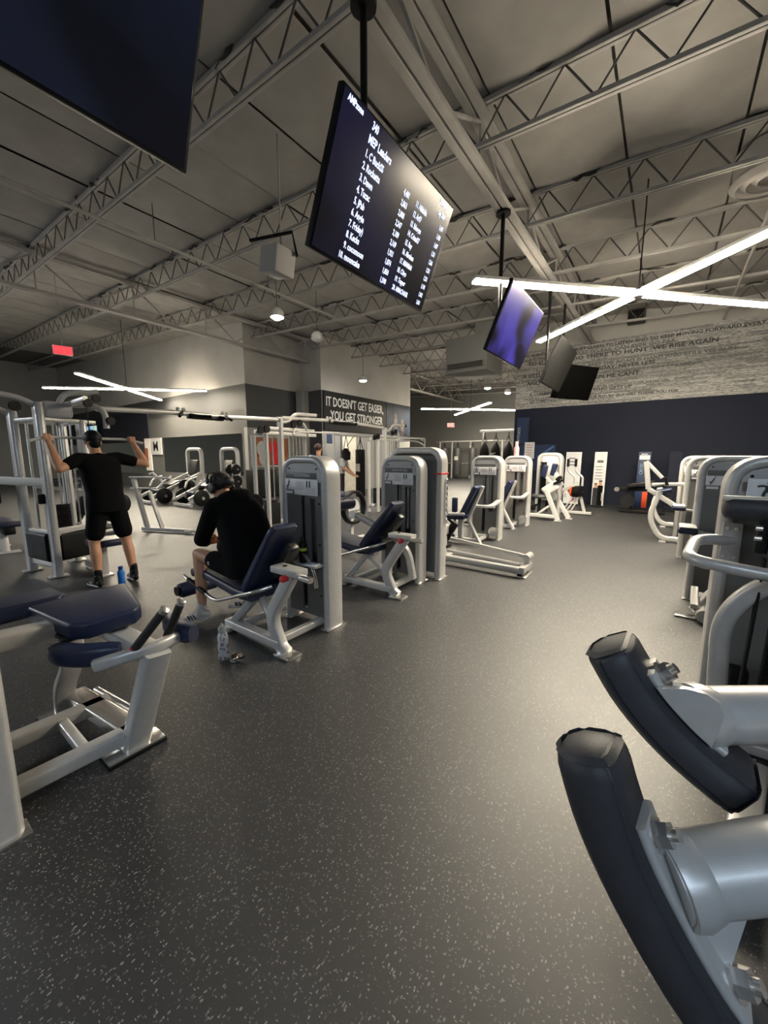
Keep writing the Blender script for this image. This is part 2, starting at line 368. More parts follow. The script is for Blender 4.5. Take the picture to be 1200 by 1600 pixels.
struct('wall_front', quadbox((-32, -9.2, 0), (8, -9, 7.2)), mat('sage_wall', (.50, .55, .50), .7))
struct('trim_8', quadbox((-32, -9, 2.5), (8, -8.97, 3.8)), wblue)
struct('wall_right', quadbox((8, -9, 0), (8.2, 13.8, 5.9)), wmid)

# ------------------------------------------------------------------ sign wall
sg = thing('slogan_sign', 'large black wall sign with a white two line slogan', 'sign', (-10.9, 13, 2.5))
obj('sign_board', quadbox((-10.9, 11.0, 2.5), (-10.86, 15.1, 4.0)), mat('black_sign', (.0045, .0045, .005), .6, spec=.2), sg, smooth=False)
text('slogan_text', "IT DOESN'T GET EASIER,", (-10.855, 11.1, 3.44), (0, 1, 0), (0, 0, 1), .50, white, sg, .70, .004, bold=.008)
text('slogan_text', "YOU GET STRONGER", (-10.855, 11.35, 2.92), (0, 1, 0), (0, 0, 1), .50, white, sg, .72, .004, bold=.008)
pg = thing('photo_mural', 'blue photo mural on the wall right of the slogan sign', 'poster', (-10.9, 16, 3))
obj('print', quadbox((-10.9, 15.15, 2.3), (-10.87, 17.25, 4.0)), mat('mural_blue', (.012, .024, .05), .6, 0, .6, 1.4, spec=.2), pg, smooth=False)
for (y, h) in ((15.9, .8), (16.5, .55)):
    fg = NB(); slab(fg, (-10.865, y, 2.5+h/2), (1, 0, 0), (0, 1, 0), (0, 0, 1), .008, .32, h, .003); ball(fg, (-10.865, y, 2.60+h), .13, (.06, 1, 1.2)); obj('printed_figure', fg, mat('mural_dark', (.05, .03, .035), .6), pg)
dr = thing('doorway_panel', 'tall pale doorway panel under the slogan sign', 'panel', (-10.9, 11.8, 0))
obj('panel_face', quadbox((-10.9, 12.0, 0), (-10.84, 12.9, 2.3)), mat('pale_door', (.72, .68, .56), .5), dr, smooth=False)
obj('panel_frame', sweep(NB(), [(-10.86, 11.97, 0), (-10.86, 11.97, 2.33), (-10.86, 12.93, 2.33), (-10.86, 12.93, 0)], rrect(.06, .1), (1, 0, 0)), wmid, dr)
bs = tag(obj('notice_plate', quadbox((-10.9, 11.15, 2.0), (-10.88, 11.45, 2.35)), postblue, smooth=False), 'small blue notice plate on the wall under the slogan', 'sign')
ob = thing('event_poster', 'orange and white framed poster on the grey corner wall', 'poster', (-12.1, 8.9, 1.2))
obj('poster_sheet', quadbox((-12.1, 8.55, 1.15), (-12.07, 10.15, 2.15)), orange, ob, smooth=False)
obj('poster_frame', sweep(NB(), [(-12.07, 8.5, 1.1), (-12.07, 8.5, 2.2), (-12.07, 10.2, 2.2), (-12.07, 10.2, 1.1)], rrect(.06, .06), (1, 0, 0), closed=True), white, ob)
fg = NB(); ball(fg, (-12.06, 8.95, 1.75), .24, (.05, 1, 1.2)); ball(fg, (-12.06, 9.0, 1.4), .2, (.05, 1, 1.4)); obj('printed_figure', fg, white, ob)
fg = NB(); ball(fg, (-12.06, 9.5, 1.8), .22, (.05, 1, 1.2)); box(fg, (-12.06, 9.55, 1.42), (.01, .3, .5)); obj('printed_figure', fg, redm, ob)
for i, (y, lab) in enumerate(((8.75, 'black low cabinet against the grey corner wall, nearer one'), (9.9, 'black low cabinet against the grey corner wall, farther one'))):
    cb = thing('storage_cabinet', lab, 'cabinet', (-11.8, y, 0), 'black cabinets under the poster')
    obj('body', B((-11.8, y, .5), (.55, 1.05, 1.0), None, .015), black, cb)
    for s in (-1, 1):
        d = obj('door', B((-11.515, y+s*.26, .52), (.02, .5, .9), None, .006), blackm, cb); obj('handle', B((-11.495, y+s*.06, .6), (.02, .02, .16)), steel, d)
ms = thing('letter_sign', 'small white sign with a black M on the mirror wall', 'sign', (-19, 8.36, 1.9))
obj('sign_board', quadbox((-19.55, 8.33, 1.55), (-18.5, 8.37, 2.3)), white, ms, smooth=False)
text('sign_letter', 'M', (-19.05, 8.325, 1.72), (1, 0, 0), (0, 0, 1), .62, ink, ms, 1.1, .003, 'CENTER', .01)
wp = thing('wall_poster', 'white and orange poster on the mirror wall behind the standing man', 'poster', (-20, 8.36, 1.2))
obj('poster_sheet', quadbox((-20.2, 8.34, .8), (-19.6, 8.38, 2.3)), mat('poster_white', (.8, .76, .7), .5), wp, smooth=False)
obj('printed_shape', B((-20.05, 8.335, 1.4), (.3, .01, .9)), orange, wp, smooth=False)
# blue wall posters
bp_ = thing('blue_banner', 'tall blue wall banner with white vertical lettering at the corner of the navy wall', 'banner', (-4.0, 13.6, 2))
obj('banner_cloth', quadbox((-4.22, 13.57, 1.9), (-3.82, 13.6, 2.78)), postblue, bp_, smooth=False)
text('banner_text', 'FITNESS', (-4.10, 13.565, 2.0), (0, 0, 1), (-1, 0, 0), .13, white, bp_, 1, .002)
b2 = thing('blue_poster', 'blue poster with a swoosh on the navy wall, right of the white notice', 'poster', (-3.3, 13.6, 1.7))
obj('poster_sheet', quadbox((-4.2, 13.58, 1.0), (-2.95, 13.6, 1.86)), postblue, b2, smooth=False)
obj('swoosh', bar(NB(), [(-3.5, 13.575, 1.45), (-3.0, 13.575, 1.8)], .06, .01, (0, 1, 0)), mat('mid_blue', (.05, .13, .3), .5), b2)
b3 = thing('white_notice', 'white paper notice on the navy wall above the blue poster', 'notice', (-3.75, 13.55, 1.7))
obj('sheet', quadbox((-3.92, 13.55, 1.4), (-3.6, 13.57, 1.95)), paper, b3, smooth=False)
fg = NB()
for k in range(5): box(fg, (-3.76, 13.547, 1.85-k*.08), (.2-.02*(k % 3), .004, .018))
obj('printed_lines', fg, mat('pink_ink', (.5, .2, .18), .6), b3)

# ------------------------------------------------------------------ ceiling fixtures
def xlight(c, arms, label, m, z, group='crossed ceiling light bars'):
    t = thing('linear_light', label, 'light', (c[0], c[1], z), group)
    hub = NB(); cyl(hub, (c[0], c[1], z-.03), (c[0], c[1], z+.06), .07); obj('hub', hub, white, t)
    rod = NB(); cyl(rod, (c[0], c[1], z+.06), (c[0], c[1], deck_z(c[0])-.05), .01, 8); obj('hanger_rod', rod, blackm, t)
    for ang, ln in arms:
        d = V(cos(R(ang)), sin(R(ang)), 0); a = V(c[0], c[1], z)+d*.12; b = V(c[0], c[1], z)+d*ln
        h = obj('light_bar', bar(NB(), [a+V(0, 0, .04), b+V(0, 0, .04)], .15, .05), white, t)
        obj('diffuser', bar(NB(), [a, b], .12, .03, r=.01), m, h)
    return t
X4 = lambda a0, l: [(a0+90*k, l) for k in range(4)]
xlight((-.55, 7.34), [(226, 2.65), (318.5-180, 2.5), (46, 2.65), (-41.5, 2.6)], 'large crossed light bars hanging in front of the navy wall', bartube, 3.92)
xlight((-15.8, 6.1), X4(43, 2.7), 'crossed light bars over the far left machines', farbar, 3.84)
xlight((-8.4, 19.2), X4(43, 2.6), 'crossed light bars over the punching bags', farbar, 3.86)
xlight((-13, -4.5), X4(43, 2.6), 'added unseen crossed light bars left behind the camera', fillbar, 3.9)  # unseen fixture added to brighten the front wall reflected in the mirror
xlight((2.2, -3.2), X4(43, 2.6), 'crossed light bars right behind the camera', coolbar, 3.9)
def pendant(p, a, z, lab, on=True):
    t = thing('pendant_spotlight', lab, 'light', (p, a, z), 'pendant spotlights under the roof')
    obj('shade', lathe(NB(), (p, a, z), [(.15, -.03), (.155, .0), (.14, .1), (.08, .17), (.02, .19)]), white, t)
    c = NB(); cyl(c, (p, a, z+.18), (p, a, deck_z(p)-.03), .006, 6); obj('cable', c, blackm, t)
    o = obj('lens', lathe(NB(), (p, a, z-.025), [(.0, -.06), (.07, -.05), (.12, -.02), (.135, .01)]), bulb if on else white, t)
    if on:
        l = bpy.data.lights.new('spot', 'SPOT'); l.energy = SPOT_POWER*4; l.spot_size = R(110); l.spot_blend = .6; l.color = (1, .93, .82); l.shadow_soft_size = .08
        lo = bpy.data.objects.new('lamp', l); COL.objects.link(lo); lo.location = (0, 0, -.06); lo.parent = t
pendant(-7.2, 5.9, 4.55, 'bright round pendant spotlight below the leaderboard screen, left of it')
pendant(-7.7, 7.6, 4.55, 'unlit white pendant spotlight beside the bright one', False)
pendant(-9.4, 11.6, 4.3, 'bright pendant spotlight just above the slogan sign')
pendant(-6.9, 17.6, 4.6, 'pendant spotlight above the punching bags, left of two')
pendant(-6.6, 19.5, 4.6, 'pendant spotlight above the punching bags, right of two')
def exit_sign(c, d, lab):
    t = thing('exit_sign', lab, 'sign', c)
    ax = V(d); sd = V(-ax.y, ax.x, 0)
    obj('housing', slab(NB(), c, sd, ax, (0, 0, 1), .42, .05, .24, .01), white, t)
    obj('red_panel', slab(NB(), V(c)+ax*.028, sd, ax, (0, 0, 1), .38, .008, .2, .003), exitred, t)
    text('exit_letters', 'EXIT', V(c)+ax*.035+V(0, 0, -.065), sd, (0, 0, 1), .18, mat('exit_letter', (.9, .5, .5), .5), t, .85, .002, 'CENTER')
    r = NB(); cyl(r, V(c)+V(0, 0, .12), (c[0], c[1], deck_z(c[0])-.05), .008, 6); obj('hanger_rod', r, joistm, t)
exit_sign((-13.0, 3.6, 4.22), (.95, -.3, 0), 'red exit sign hanging from the roof at the far left')
exit_sign((-12.0+1.2, 21.8, 3.35), (.5, -.86, 0), 'small red exit sign near the far grey wall')
# air handler, wall speaker, diffuser, projector
du = thing('air_handler', 'pale boxed air duct with a dark grille hanging under the roof', 'duct', (-5, 11.3, 4))
obj('duct_body', B((-5.0, 11.6, 4.45), (1.3, 1.3, 1.0), None, .02), wmid, du); obj('duct_drop', B((-4.5, 11.4, 5.34), (.5, .8, .84)), wmid, du)
gl = obj('grille_frame', B((-5.0, 10.93, 4.12), (1.2, .06, .2), None, .01), wmid, du); sl = NB()
for k in range(4): box(sl, (-5.0, 10.89, 4.06+k*.04), (1.1, .02, .022))
obj('grille_slats', sl, black, gl)
sp = thing('wall_speaker', 'small dark speaker box on the white wall above the lettering', 'speaker', (-1.05, 13.45, 5.3))
obj('cabinet', B((-1.0, 13.45, 5.36), (.42, .28, .36), None, .02), mat('speaker_grey', (.05, .05, .05), .6), sp); obj('grille', B((-1.0, 13.305, 5.36), (.36, .015, .3), None, .005), black, sp)
df = thing('round_diffuser', 'round white air diffuser in the roof at the right edge', 'vent', (.7, 7.5, 5.1))
for k, (r, z) in enumerate(((.40, 5.06), (.29, 5.08), (.18, 5.1))):
    obj('diffuser_ring', sweep(NB(), [(.82+r*cos(2*pi*i/28), 7.5+r*sin(2*pi*i/28), z) for i in range(28)], [(-.035, -.03), (-.03, -.035), (.04, .03), (.035, .035)], closed=True), joistm, df)
obj('collar_throat', cyl(NB(), (.82, 7.5, 5.16), (.82, 7.5, 5.2), .36), black, df)
obj('duct_collar', lathe(NB(), (.82, 7.5, 5.14), [(.41, 0), (.41, .30)], 24), joistm, df)
pj = thing('ceiling_speaker', 'pale box unit on a black angled bracket under the roof, left of the leaderboard screen', 'speaker', (-4.6, 3.8, 4.3))
obj('case', B((-4.56, 3.78, 4.14), (.36, .34, .34), Matrix.Rotation(R(12), 3, 'Y'), .03), wupper, pj)
obj('bracket', bar(NB(), [(-4.78, 3.50, 4.36), (-4.36, 3.88, 4.50), (-4.32, 3.92, 4.20)], .035, .05, (1, -1, 0)), black, pj)
r = NB(); cyl(r, (-4.5, 3.8, 4.3), (-4.5, 3.8, deck_z(-4.5)-.05), .012, 8); obj('hanger_rod', r, joistm, pj)
for i, (p, z, lab) in enumerate(((-7.6, 5.22, 'long sprinkler pipe under the roof, left of the girder'), (.9, 4.95, 'long sprinkler pipe under the roof, right of the girder'))):
    t = thing('sprinkler_pipe', lab, 'pipe', (p, 8, z))
    pp = NB(); cyl(pp, (p, -8.5, z), (p, 8.2 if i == 0 else 13.5, z), .03, 8); obj('pipe_run', pp, joistm, t)
    for k in range(8):
        a = -6+k*2.4
        if a > 8: continue
        h = NB(); cyl(h, (p, a, z), (p, a, deck_z(p)-.02), .008, 6); cyl(h, (p, a+.3, z-.1), (p, a+.3, z), .015, 6); obj('hanger_rod', h, webm, t)
# ------------------------------------------------------------------ screens on rods from the girder
def screen(a0, m, label, face=1, p=-1.83, ztop=3.63, zbot=2.845, rodz=4.85, L=1.43, lines=None, yaw=0):
    # a 65 inch screen, top leaning out over the aisle (+X); faces +X
    t = thing('wall_screen', label, 'screen', (-1.98, a0+L/2, 3.24), 'hanging screens along the girder')
    top = V(-1.67, 0, ztop); bot = V(-1.99, 0, zbot); u = (top-bot).normalized(); n = V(0, 1, 0).cross(u).normalized(); h = (top-bot).length
    mid = (top+bot)/2 + V(0, a0+L/2, 0)
    obj('bezel', slab(NB(), mid-n*.03, (0, 1, 0), u, n, L, h, .05, .008, 2), black, t)
    obj('panel', slab(NB(), mid-n*.002, (0, 1, 0), u, n, L-.03, h-.03, .004, .001, 1), m, t)
    obj('back_cover', slab(NB(), mid-n*.075, (0, 1, 0), u, n, L*.6, h*.6, .05, .015, 2), black, t)
    r = NB(); cyl(r, (-2.1, a0+L/2, rodz), (-2.1, a0+L/2, 3.1), .028, 12); bar(r, [(-2.1, a0+L/2, 3.2), mid-n*.09], .08, .08)
    cyl(r, (-2.1, a0+L/2, rodz-.06), (-2.1, a0+L/2, rodz), .1, 12)
    obj('mount_rod', r, black, t)
    o = top - V(0, 0, 0); O = V(top.x, a0, top.z)+n*.003
    def put(tx, uu, vv, size, sx=.62, bold=.004):
        text('screen_text', tx, O + V(0, 1, 0)*L*uu - u*h*vv, (0, 1, 0), u, size, textglow, t, sx, .0004, bold=bold)
    if lines: lines(put)
    return t
def board(put):
    put('AMPzone', .035, .07, .045, .8, .002); put('340', .20, .085, .060, .7, .002); put('MEP Leaders', .195, .17, .064, .75, .002)
    nm = ['C BuckSS', 'Rocketta', 'Dawn', 'Tucac', 'JPab', 'Angie', 'Friday)', 'Kecks', 'cocomoon', 'mooncake']
    sc = ['4,481', '2,863', '2,808', '2,247', '2,189', '2,169', '1,921', '1,874', '1,850', '1,590']
    n2 = ['Nikkidia', 'Ari\u2661', 'Ibhogan', 'CristaR7', 'Ray', 'Abrahan', 'MiAMishi', 'Chigo', 'Topper', 'AMACHASR']
    s2 = ['1,499', '1,420', '1,407', '1,351', '1,266', '1,231', '1,221', '1,190', '1,062', '1,061']
    for k in range(10):
        v = .255+k*.0775
        put('%d. %s' % (k+1, nm[k]), .195 if k < 9 else .175, v, .056, .72, .0018); put(sc[k], .515, v, .052, .68, .0016); put('%d. %s' % (k+11, n2[k]), .635, v, .052, .66, .0016); put(s2[k], .905, v, .048, .58, .0012)
    put('TENNESSEE', .84, .075, .042, .62, .0015); put('Sep 2024', .855, .16, .05, .6, .0015)
screen(-.31, scr_off, 'large dark switched off screen overhead at the upper left edge')
screen(1.915, scr_board, 'big hanging leaderboard screen with white names and scores', lines=board)
screen(4.98, scr_purple, 'hanging screen showing a purple and blue picture')
screen(7.72, mat('grey_screen', (.010, .010, .010), .5, spec=.3), 'blank grey hanging screen seen edge on, beyond the purple one')
# the black screen turned the other way
t = thing('wall_screen', 'blank black hanging screen, farthest of the row, against the lettered wall', 'screen', (-1.9, 9.6, 3.2), 'hanging screens along the girder')
ux = V(.52, .85, 0).normalized(); up_ = V(.36, -.02, .93); up_ = (up_-ux*up_.dot(ux)).normalized(); n = up_.cross(ux).normalized(); n = n if n.x < 0 else -n
mid = V(-1.77, 9.62, 3.10); flat = mat('matte_black', (.0012, .0012, .0012), .8, spec=.03)
obj('bezel', slab(NB(), mid, ux, n, up_, 1.12, .05, .72, .01), flat, t); obj('panel', slab(NB(), mid-n*.026, ux, n, up_, 1.08, .004, .68, .001), flat, t); obj('back_cover', slab(NB(), mid+n*.045, ux, n, up_, .6, .05, .4, .015), flat, t)
r = NB(); cyl(r, (-2.1, 9.75, 4.86), (-2.1, 9.75, 3.1), .028, 12); bar(r, [(-2.1, 9.75, 3.15), mid+n*.06], .07, .07); obj('mount_rod', r, black, t)
fs = thing('wall_screen', 'small bright blue and yellow screen on the far left wall', 'screen', (-26, 8.2, 2.6))
obj('bezel', B((-26.4, 8.25, 2.7), (1.7, .08, 1.0), None, .01), black, fs); obj('panel', B((-26.4, 8.2, 2.7), (1.6, .02, .9)), scr_far, fs)

# ------------------------------------------------------------------ weight towers
def panel_holes(bm, x0, x1, z0, z1, y, th, holes):
    xs = sorted({x0, x1, *[h[0] for h in holes], *[h[1] for h in holes]}); zs = sorted({z0, z1, *[h[2] for h in holes], *[h[3] for h in holes]})
    for a, b in zip(xs, xs[1:]):
        for c, d in zip(zs, zs[1:]):
            if any(h[0] <= (a+b)/2 <= h[1] and h[2] <= (c+d)/2 <= h[3] for h in holes): continue
            box(bm, ((a+b)/2, y, (c+d)/2), (b-a, th, d-c))
    return bm
def tower(root, x0, a0, W=.55, D=.20, H=1.5, face=-1, title=None, figure='sit', placard=True, fw=.062, wide=True):
    # arched flat-oval frame W wide along X, D deep along Y; `face` says which side carries the shroud front
    ya = a0 + D/2; yf = a0 + .025 if face < 0 else a0 + D - .025
    x1 = x0 + W; h = fw/2
    path = fil([(x0+h, ya, .012), (x0+h, ya, H-h), (x1-h, ya, H-h), (x1-h, ya, .012)], .16, 9)
    obj('arch_frame', sweep(NB(), path, rrect(fw, D, .028, 4), (0, 1, 0)), silver, root)
    for x in (x0+h, x1-h): obj('foot_plate', B((x, ya, .008), (fw+.035, D+.03, .016), None, .004), steel, root)
    ix0, ix1 = x0+fw-.004, x1-fw+.004; iw = ix1-ix0
    holes = [(ix0+iw*.40, ix0+iw*.53, .14, 1.22), (ix0+iw*.66, ix0+iw*.84, .52, 1.14)]
    pn = obj('front_shroud', panel_holes(NB(), ix0, ix1, .10, 1.28, yf, .018, holes), panel, root, smooth=False)
    bk = NB(); box(bk, ((ix0+ix1)/2, ya+.06*-face, .66), (iw, .016, 1.16)); obj('rear_shroud', bk, panel, root)
    st = NB()
    for k in range(17): box(st, ((ix0+ix1)/2, ya, .17+k*.028), (iw*.55, .11, .024), None, .003, 1)
    obj('weight_stack', st, stackm, root)
    rd = NB()
    for s in (-1, 1): cyl(rd, ((ix0+ix1)/2+s*.06, ya, .1), ((ix0+ix1)/2+s*.06, ya, 1.38), .011, 8)
    cyl(rd, ((ix0+ix1)/2, ya, .6), ((ix0+ix1)/2, ya, 1.4), .006, 6); obj('guide_rods', rd, steel, root)
    # rounded head cap under the arch
    pr = [(ix0, 1.28), (ix1, 1.28), (ix1, H-.2)] + [(ix1-.10+.10*cos(R(t)), H-.165+.10*sin(R(t))) for t in (30, 60, 90)] + [(ix0+.10-.10*cos(R(t)), H-.165+.10*sin(R(t))) for t in (90, 60, 30)] + [(ix0, H-.2)]
    cbm = NB(); f1 = [cbm.verts.new((x, yf-.012, z)) for x, z in pr]; f2 = [cbm.verts.new((x, yf+.05*(1 if face < 0 else -1), z)) for x, z in pr]
    cbm.faces.new(f1); cbm.faces.new(f2[::-1])
    for i in range(len(pr)): cbm.faces.new((f1[i], f1[(i+1) % len(pr)], f2[(i+1) % len(pr)], f2[i]))
    hc = obj('head_cap', cbm, capm, root)
    bt = NB(); yo = yf+face*.014
    for x, z in ((ix0+.05, H-.11), (ix1-.05, H-.11), (ix1-.03, 1.1), (ix1-.03, .75), (ix1-.03, .3)): cyl(bt, (x, yo-.004, z), (x, yo+.006, z), .008, 8)
    obj('panel_bolts', bt, black, root)
    ts = obj('title_strip', B(((ix0+ix1)/2-.02, yo, 1.332), (iw*.86, .012, .05), None, .004), panel, root)
    rt = (1, 0, 0) if face < 0 else (-1, 0, 0)
    if title: text('title_text', title, ((ix0+ix1)/2, yo+face*.008, 1.322), rt, (0, 0, 1), .032, white, ts, .8, .001, 'CENTER', .0008)
    if placard:
        c = (ix0+ix1)/2-.015; pw = iw*.92
        pb = NB(); y = yf+face*.02; box(pb, (c, y, 1.255), (pw, .012, .095), None, .005); box(pb, (c+pw*.14, y, 1.195), (pw*.72, .011, .06), None, .004); box(pb, (c-pw*.38, y, 1.185), (pw*.2, .009, .025))
        pl = obj('instruction_placard', pb, paper, root)
        y2 = y+face*.008; d = 1 if face < 0 else -1
        for s in (.20, .28):
            g = NB(); box(g, (c+d*pw*s, y2, 1.256), (.012, .004, .045)); ball(g, (c+d*pw*s, y2, 1.284), .008, (1, .3, 1), None, 1); obj('printed_figure', g, ink, pl)
        g = NB()
        if figure == 'sit':
            sweep(g, [(c-d*pw*.44, y2, 1.24), (c-d*pw*.39, y2, 1.245), (c-d*pw*.36, y2, 1.285)], circ(.005, 6), (0, 1, 0)); sweep(g, [(c-d*pw*.40, y2, 1.243), (c-d*pw*.42, y2, 1.215)], circ(.004, 6), (0, 1, 0)); ball(g, (c-d*pw*.35, y2, 1.295), .006, (1, .3, 1), None, 1)
        else:
            cx = c-d*pw*.38
            for s in (-1, 1): sweep(g, [(cx+s*.016, y2, 1.213), (cx+s*.008, y2, 1.25), (cx, y2, 1.27), (cx+s*.04, y2, 1.278)], circ(.006, 6), (0, 1, 0))
            ball(g, (cx, y2, 1.293), .011, (1, .3, 1), None, 1)
        obj('printed_figure', g, ink, pl)
        ln = NB()
        for k in range(6): box(ln, (c-.01*d, y2, 1.275-k*.013), (pw*.26*(1-.2*(k % 3 == 2)), .003, .004))
        for k in range(5): box(ln, (c+d*pw*.3, y2, 1.225-k*.011), (pw*.3*(1-.15*(k % 2)), .003, .003))
        obj('printed_text', ln, mat('faint_ink', (.42, .36, .38), .6), pl)
    return path

def leg_machine(da, label, title, curl=False, hs=0.0):
    # seated leg machine whose user faces -X; its tower stands behind the seat on the +Y side
    t = thing('leg_curl_machine' if curl else 'leg_extension_machine', label, 'machine', (-2.55, 2.0+da, 0), 'seated leg machines of the left row')
    a = lambda x, y, z: (x, y+da, z)
    tower(t, -2.77, 2.24+da, title=title)
    o = obj('base_frame', bar(NB(), [a(-2.25, 1.77, .075), a(-2.95, 1.77, .075)], .085, .07), silver, t)
    for x in (-2.33, -2.83): obj('base_tube', bar(NB(), [a(x, 1.77, .07), a(x, 2.27, .07)], .06, .06), silver, t)
    lg = sweep(NB(), fil([a(-2.19, 1.77, .02), a(-2.25, 1.77, .05), a(-2.37, 1.77, .27), a(-2.10, 1.77, .66)], .14, 8), rrect(.10, .075, .018), (0, 1, 0))
    obj('curved_leg', lg, silver, t)
    obj('foot_plate', B(a(-2.19, 1.77, .01), (.17, .14, .02), None, .005), steel, t); obj('foot_plate', B(a(-2.95, 1.77, .01), (.13, .15, .02), None, .005), steel, t)
    obj('seat_post', bar(NB(), [a(-2.95, 1.77, .03), a(-2.62, 1.90, .40+hs)], .10, .06), silver, t)
    obj('seat_brace', bar(NB(), [a(-2.66, 1.88, .36), a(-2.36, 1.78, .25)], .06, .05), silver, t)
    br = obj('adjuster_bracket', B(a(-2.15, 1.78, .675), (.28, .12, .05), None, .008), silver, t)
    obj('bracket_hole', cyl(NB(), a(-2.19, 1.78, .699), a(-2.19, 1.78, .704), .018), black, br)
    obj('adjuster_bar', bar(NB(), [a(-2.04, 1.76, .655), a(-1.9, 1.76, .65)], .05, .04), steel, t)
    kb = cyl(NB(), a(-2.12, 1.70, .635), a(-2.12, 1.735, .635), .025); ball(kb, a(-2.12, 1.70, .635), .027); obj('red_knob', kb, redm, t)
    obj('back_slide', bar(NB(), [a(-2.46, 1.9, .60), a(-2.2, 1.82, .675)], .04, .05), steel, t)
    sz = hs
    bk = sweep(NB(), [a(-2.68, 1.91, .41+sz), a(-2.665, 1.905, .435+sz), a(-2.60, 1.90, .52+sz), a(-2.44, 1.87, .73+sz*.7), a(-2.285, 1.835, .93+sz*.4), a(-2.25, 1.83, .97+sz*.4), a(-2.24, 1.83, .985+sz*.4)], rrect(.085, .36, .03, 4), (0, 1, 0), scale=[.85, .97, 1, .86, .70, .66, .55]); obj('backrest', bk, navy, t)
    bp = NB(); slab(bp, a(-2.35, 1.91, .69+sz*.6), (.62, 0, .78), (0, 1, 0), (.78, 0, -.62), .34, .12, .09, .03); obj('backrest_mount', bp, blackm, t)
    st = sweep(NB(), fil([a(-2.58, 1.91, .385+sz), a(-2.75, 1.91, .375+sz), a(-3.35, 1.91, .455+sz), a(-3.46, 1.91, .43+sz)], .1, 4), rrect(.085, .37, .03, 4), (0, 1, 0)); obj('seat', st, navy, t)
    un = bar(NB(), [a(-2.58, 1.91, .325+sz), a(-3.3, 1.91, .385+sz)], .08, .05); obj('seat_rail', un, silver, t)
    hb = tube(NB(), [a(-3.52, 1.69, .40+sz), a(-3.02, 1.69, .27+sz), a(-2.45, 1.69, .47+sz), a(-2.38, 1.80, .50+sz)], .016, 10, .08); h = obj('hand_bar', hb, steel, t)
    obj('grip', tube(NB(), [a(-3.44, 1.69, .379+sz), a(-3.16, 1.69, .306+sz)], .021, 12), black, h)
    h2 = tube(NB(), [a(-3.46, 2.13, .40+sz), a(-3.02, 2.13, .27+sz), a(-2.5, 2.13, .44+sz)], .016, 10, .08); obj('hand_bar', h2, steel, t)
    lv = NB(); px, pz = (-3.30, .36+sz)
    ex = (-3.72, .20) if not curl else (-3.5, .50)
    bar(lv, [a(px, 2.16, pz), a(ex[0], 2.16, ex[1])], .035, .06, (0, 1, 0)); bar(lv, [a(-2.8, 2.16, .36+sz), a(px, 2.16, pz)], .05, .06, (0, 1, 0)); cyl(lv, a(px, 2.10, pz), a(px, 2.2, pz), .06); obj('lever_arm', lv, silver, t)
    ro = NB(); lathe(ro, a(ex[0], 1.72, ex[1]), [(.03, 0), (.062, .01), (.075, .03), (.075, .37), (.062, .39), (.03, .4)], 20, (0, 1, 0)); r_ = obj('leg_roller', ro, navy, t)
    obj('roller_cap', cyl(NB(), a(ex[0], 1.70, ex[1]), a(ex[0], 1.722, ex[1]), .045), black, r_)
    if curl:
        sw = sweep(NB(), fil([a(-3.05, 2.1, .78), a(-2.5, 2.1, .60), a(-2.28, 2.1, .44), a(-2.24, 2.15, .1)], .18, 6), rrect(.07, .075, .015), (0, 1, 0)); obj('swing_arm', sw, silver, t)
        pv = NB(); cyl(pv, a(-3.06, 2.04, .785), a(-3.06, 2.16, .785), .05); obj('pivot', pv, steel, t)
        th = NB(); lathe(th, a(-3.12, 1.72, .92), [(.03, 0), (.075, .02), (.075, .38), (.03, .4)], 18, (0, 1, 0)); obj('thigh_roller', th, navy, t)
    else:
        cam_ = NB()
        for k in range(2): sweep(cam_, [a(-2.62+.34*cos(R(q)), 2.16+.02*k, .40+.34*sin(R(q))) for q in range(0, 100, 12)], rrect(.02, .012, .003), (0, 1, 0))
        obj('cam_guide', cam_, steel, t)
    sh = obj('bottle_shelf', B(a(-2.40, 2.19, .585), (.30, .10, .02), None, .004), capm, t)
    return t
leg1 = leg_machine(0, 'leg extension machine with the hooded person sitting on its navy seat', 'LEG EXTENSION')
leg2 = leg_machine(1.5, 'seated leg curl machine with an empty navy seat, second from the front', 'SEATED LEG CURL', True, .07)
# bottle and wipes on the shelf of the first machine
bt = thing('drink_bottle', 'black drink bottle with a lime green mark on the leg extension shelf', 'bottle', (-2.44, 2.18, .595))
obj('bottle_body', lathe(NB(), (-2.44, 2.18, .595), [(.03, 0), (.034, .01), (.034, .15), (.026, .18), (.016, .19)], 16), black, bt); obj('bottle_cap', cyl(NB(), (-2.44, 2.18, .785), (-2.44, 2.18, .82), .018), blackm, bt); obj('lime_label', cyl(NB(), (-2.44, 2.18, .70), (-2.44, 2.18, .725), .0348), mat('lime', (.35, .5, .05), .5), bt)
wp = thing('wipe_packet', 'small white card lying on the leg extension shelf', 'card', (-2.30, 2.17, .595))
obj('card', B((-2.31, 2.16, .60), (.11, .085, .01), Matrix.Rotation(R(15), 3, 'Z'), .003), paper, wp); obj('blue_print', B((-2.32, 2.155, .606), (.04, .03, .002)), mat('pale_blue', (.25, .4, .6), .5), wp)

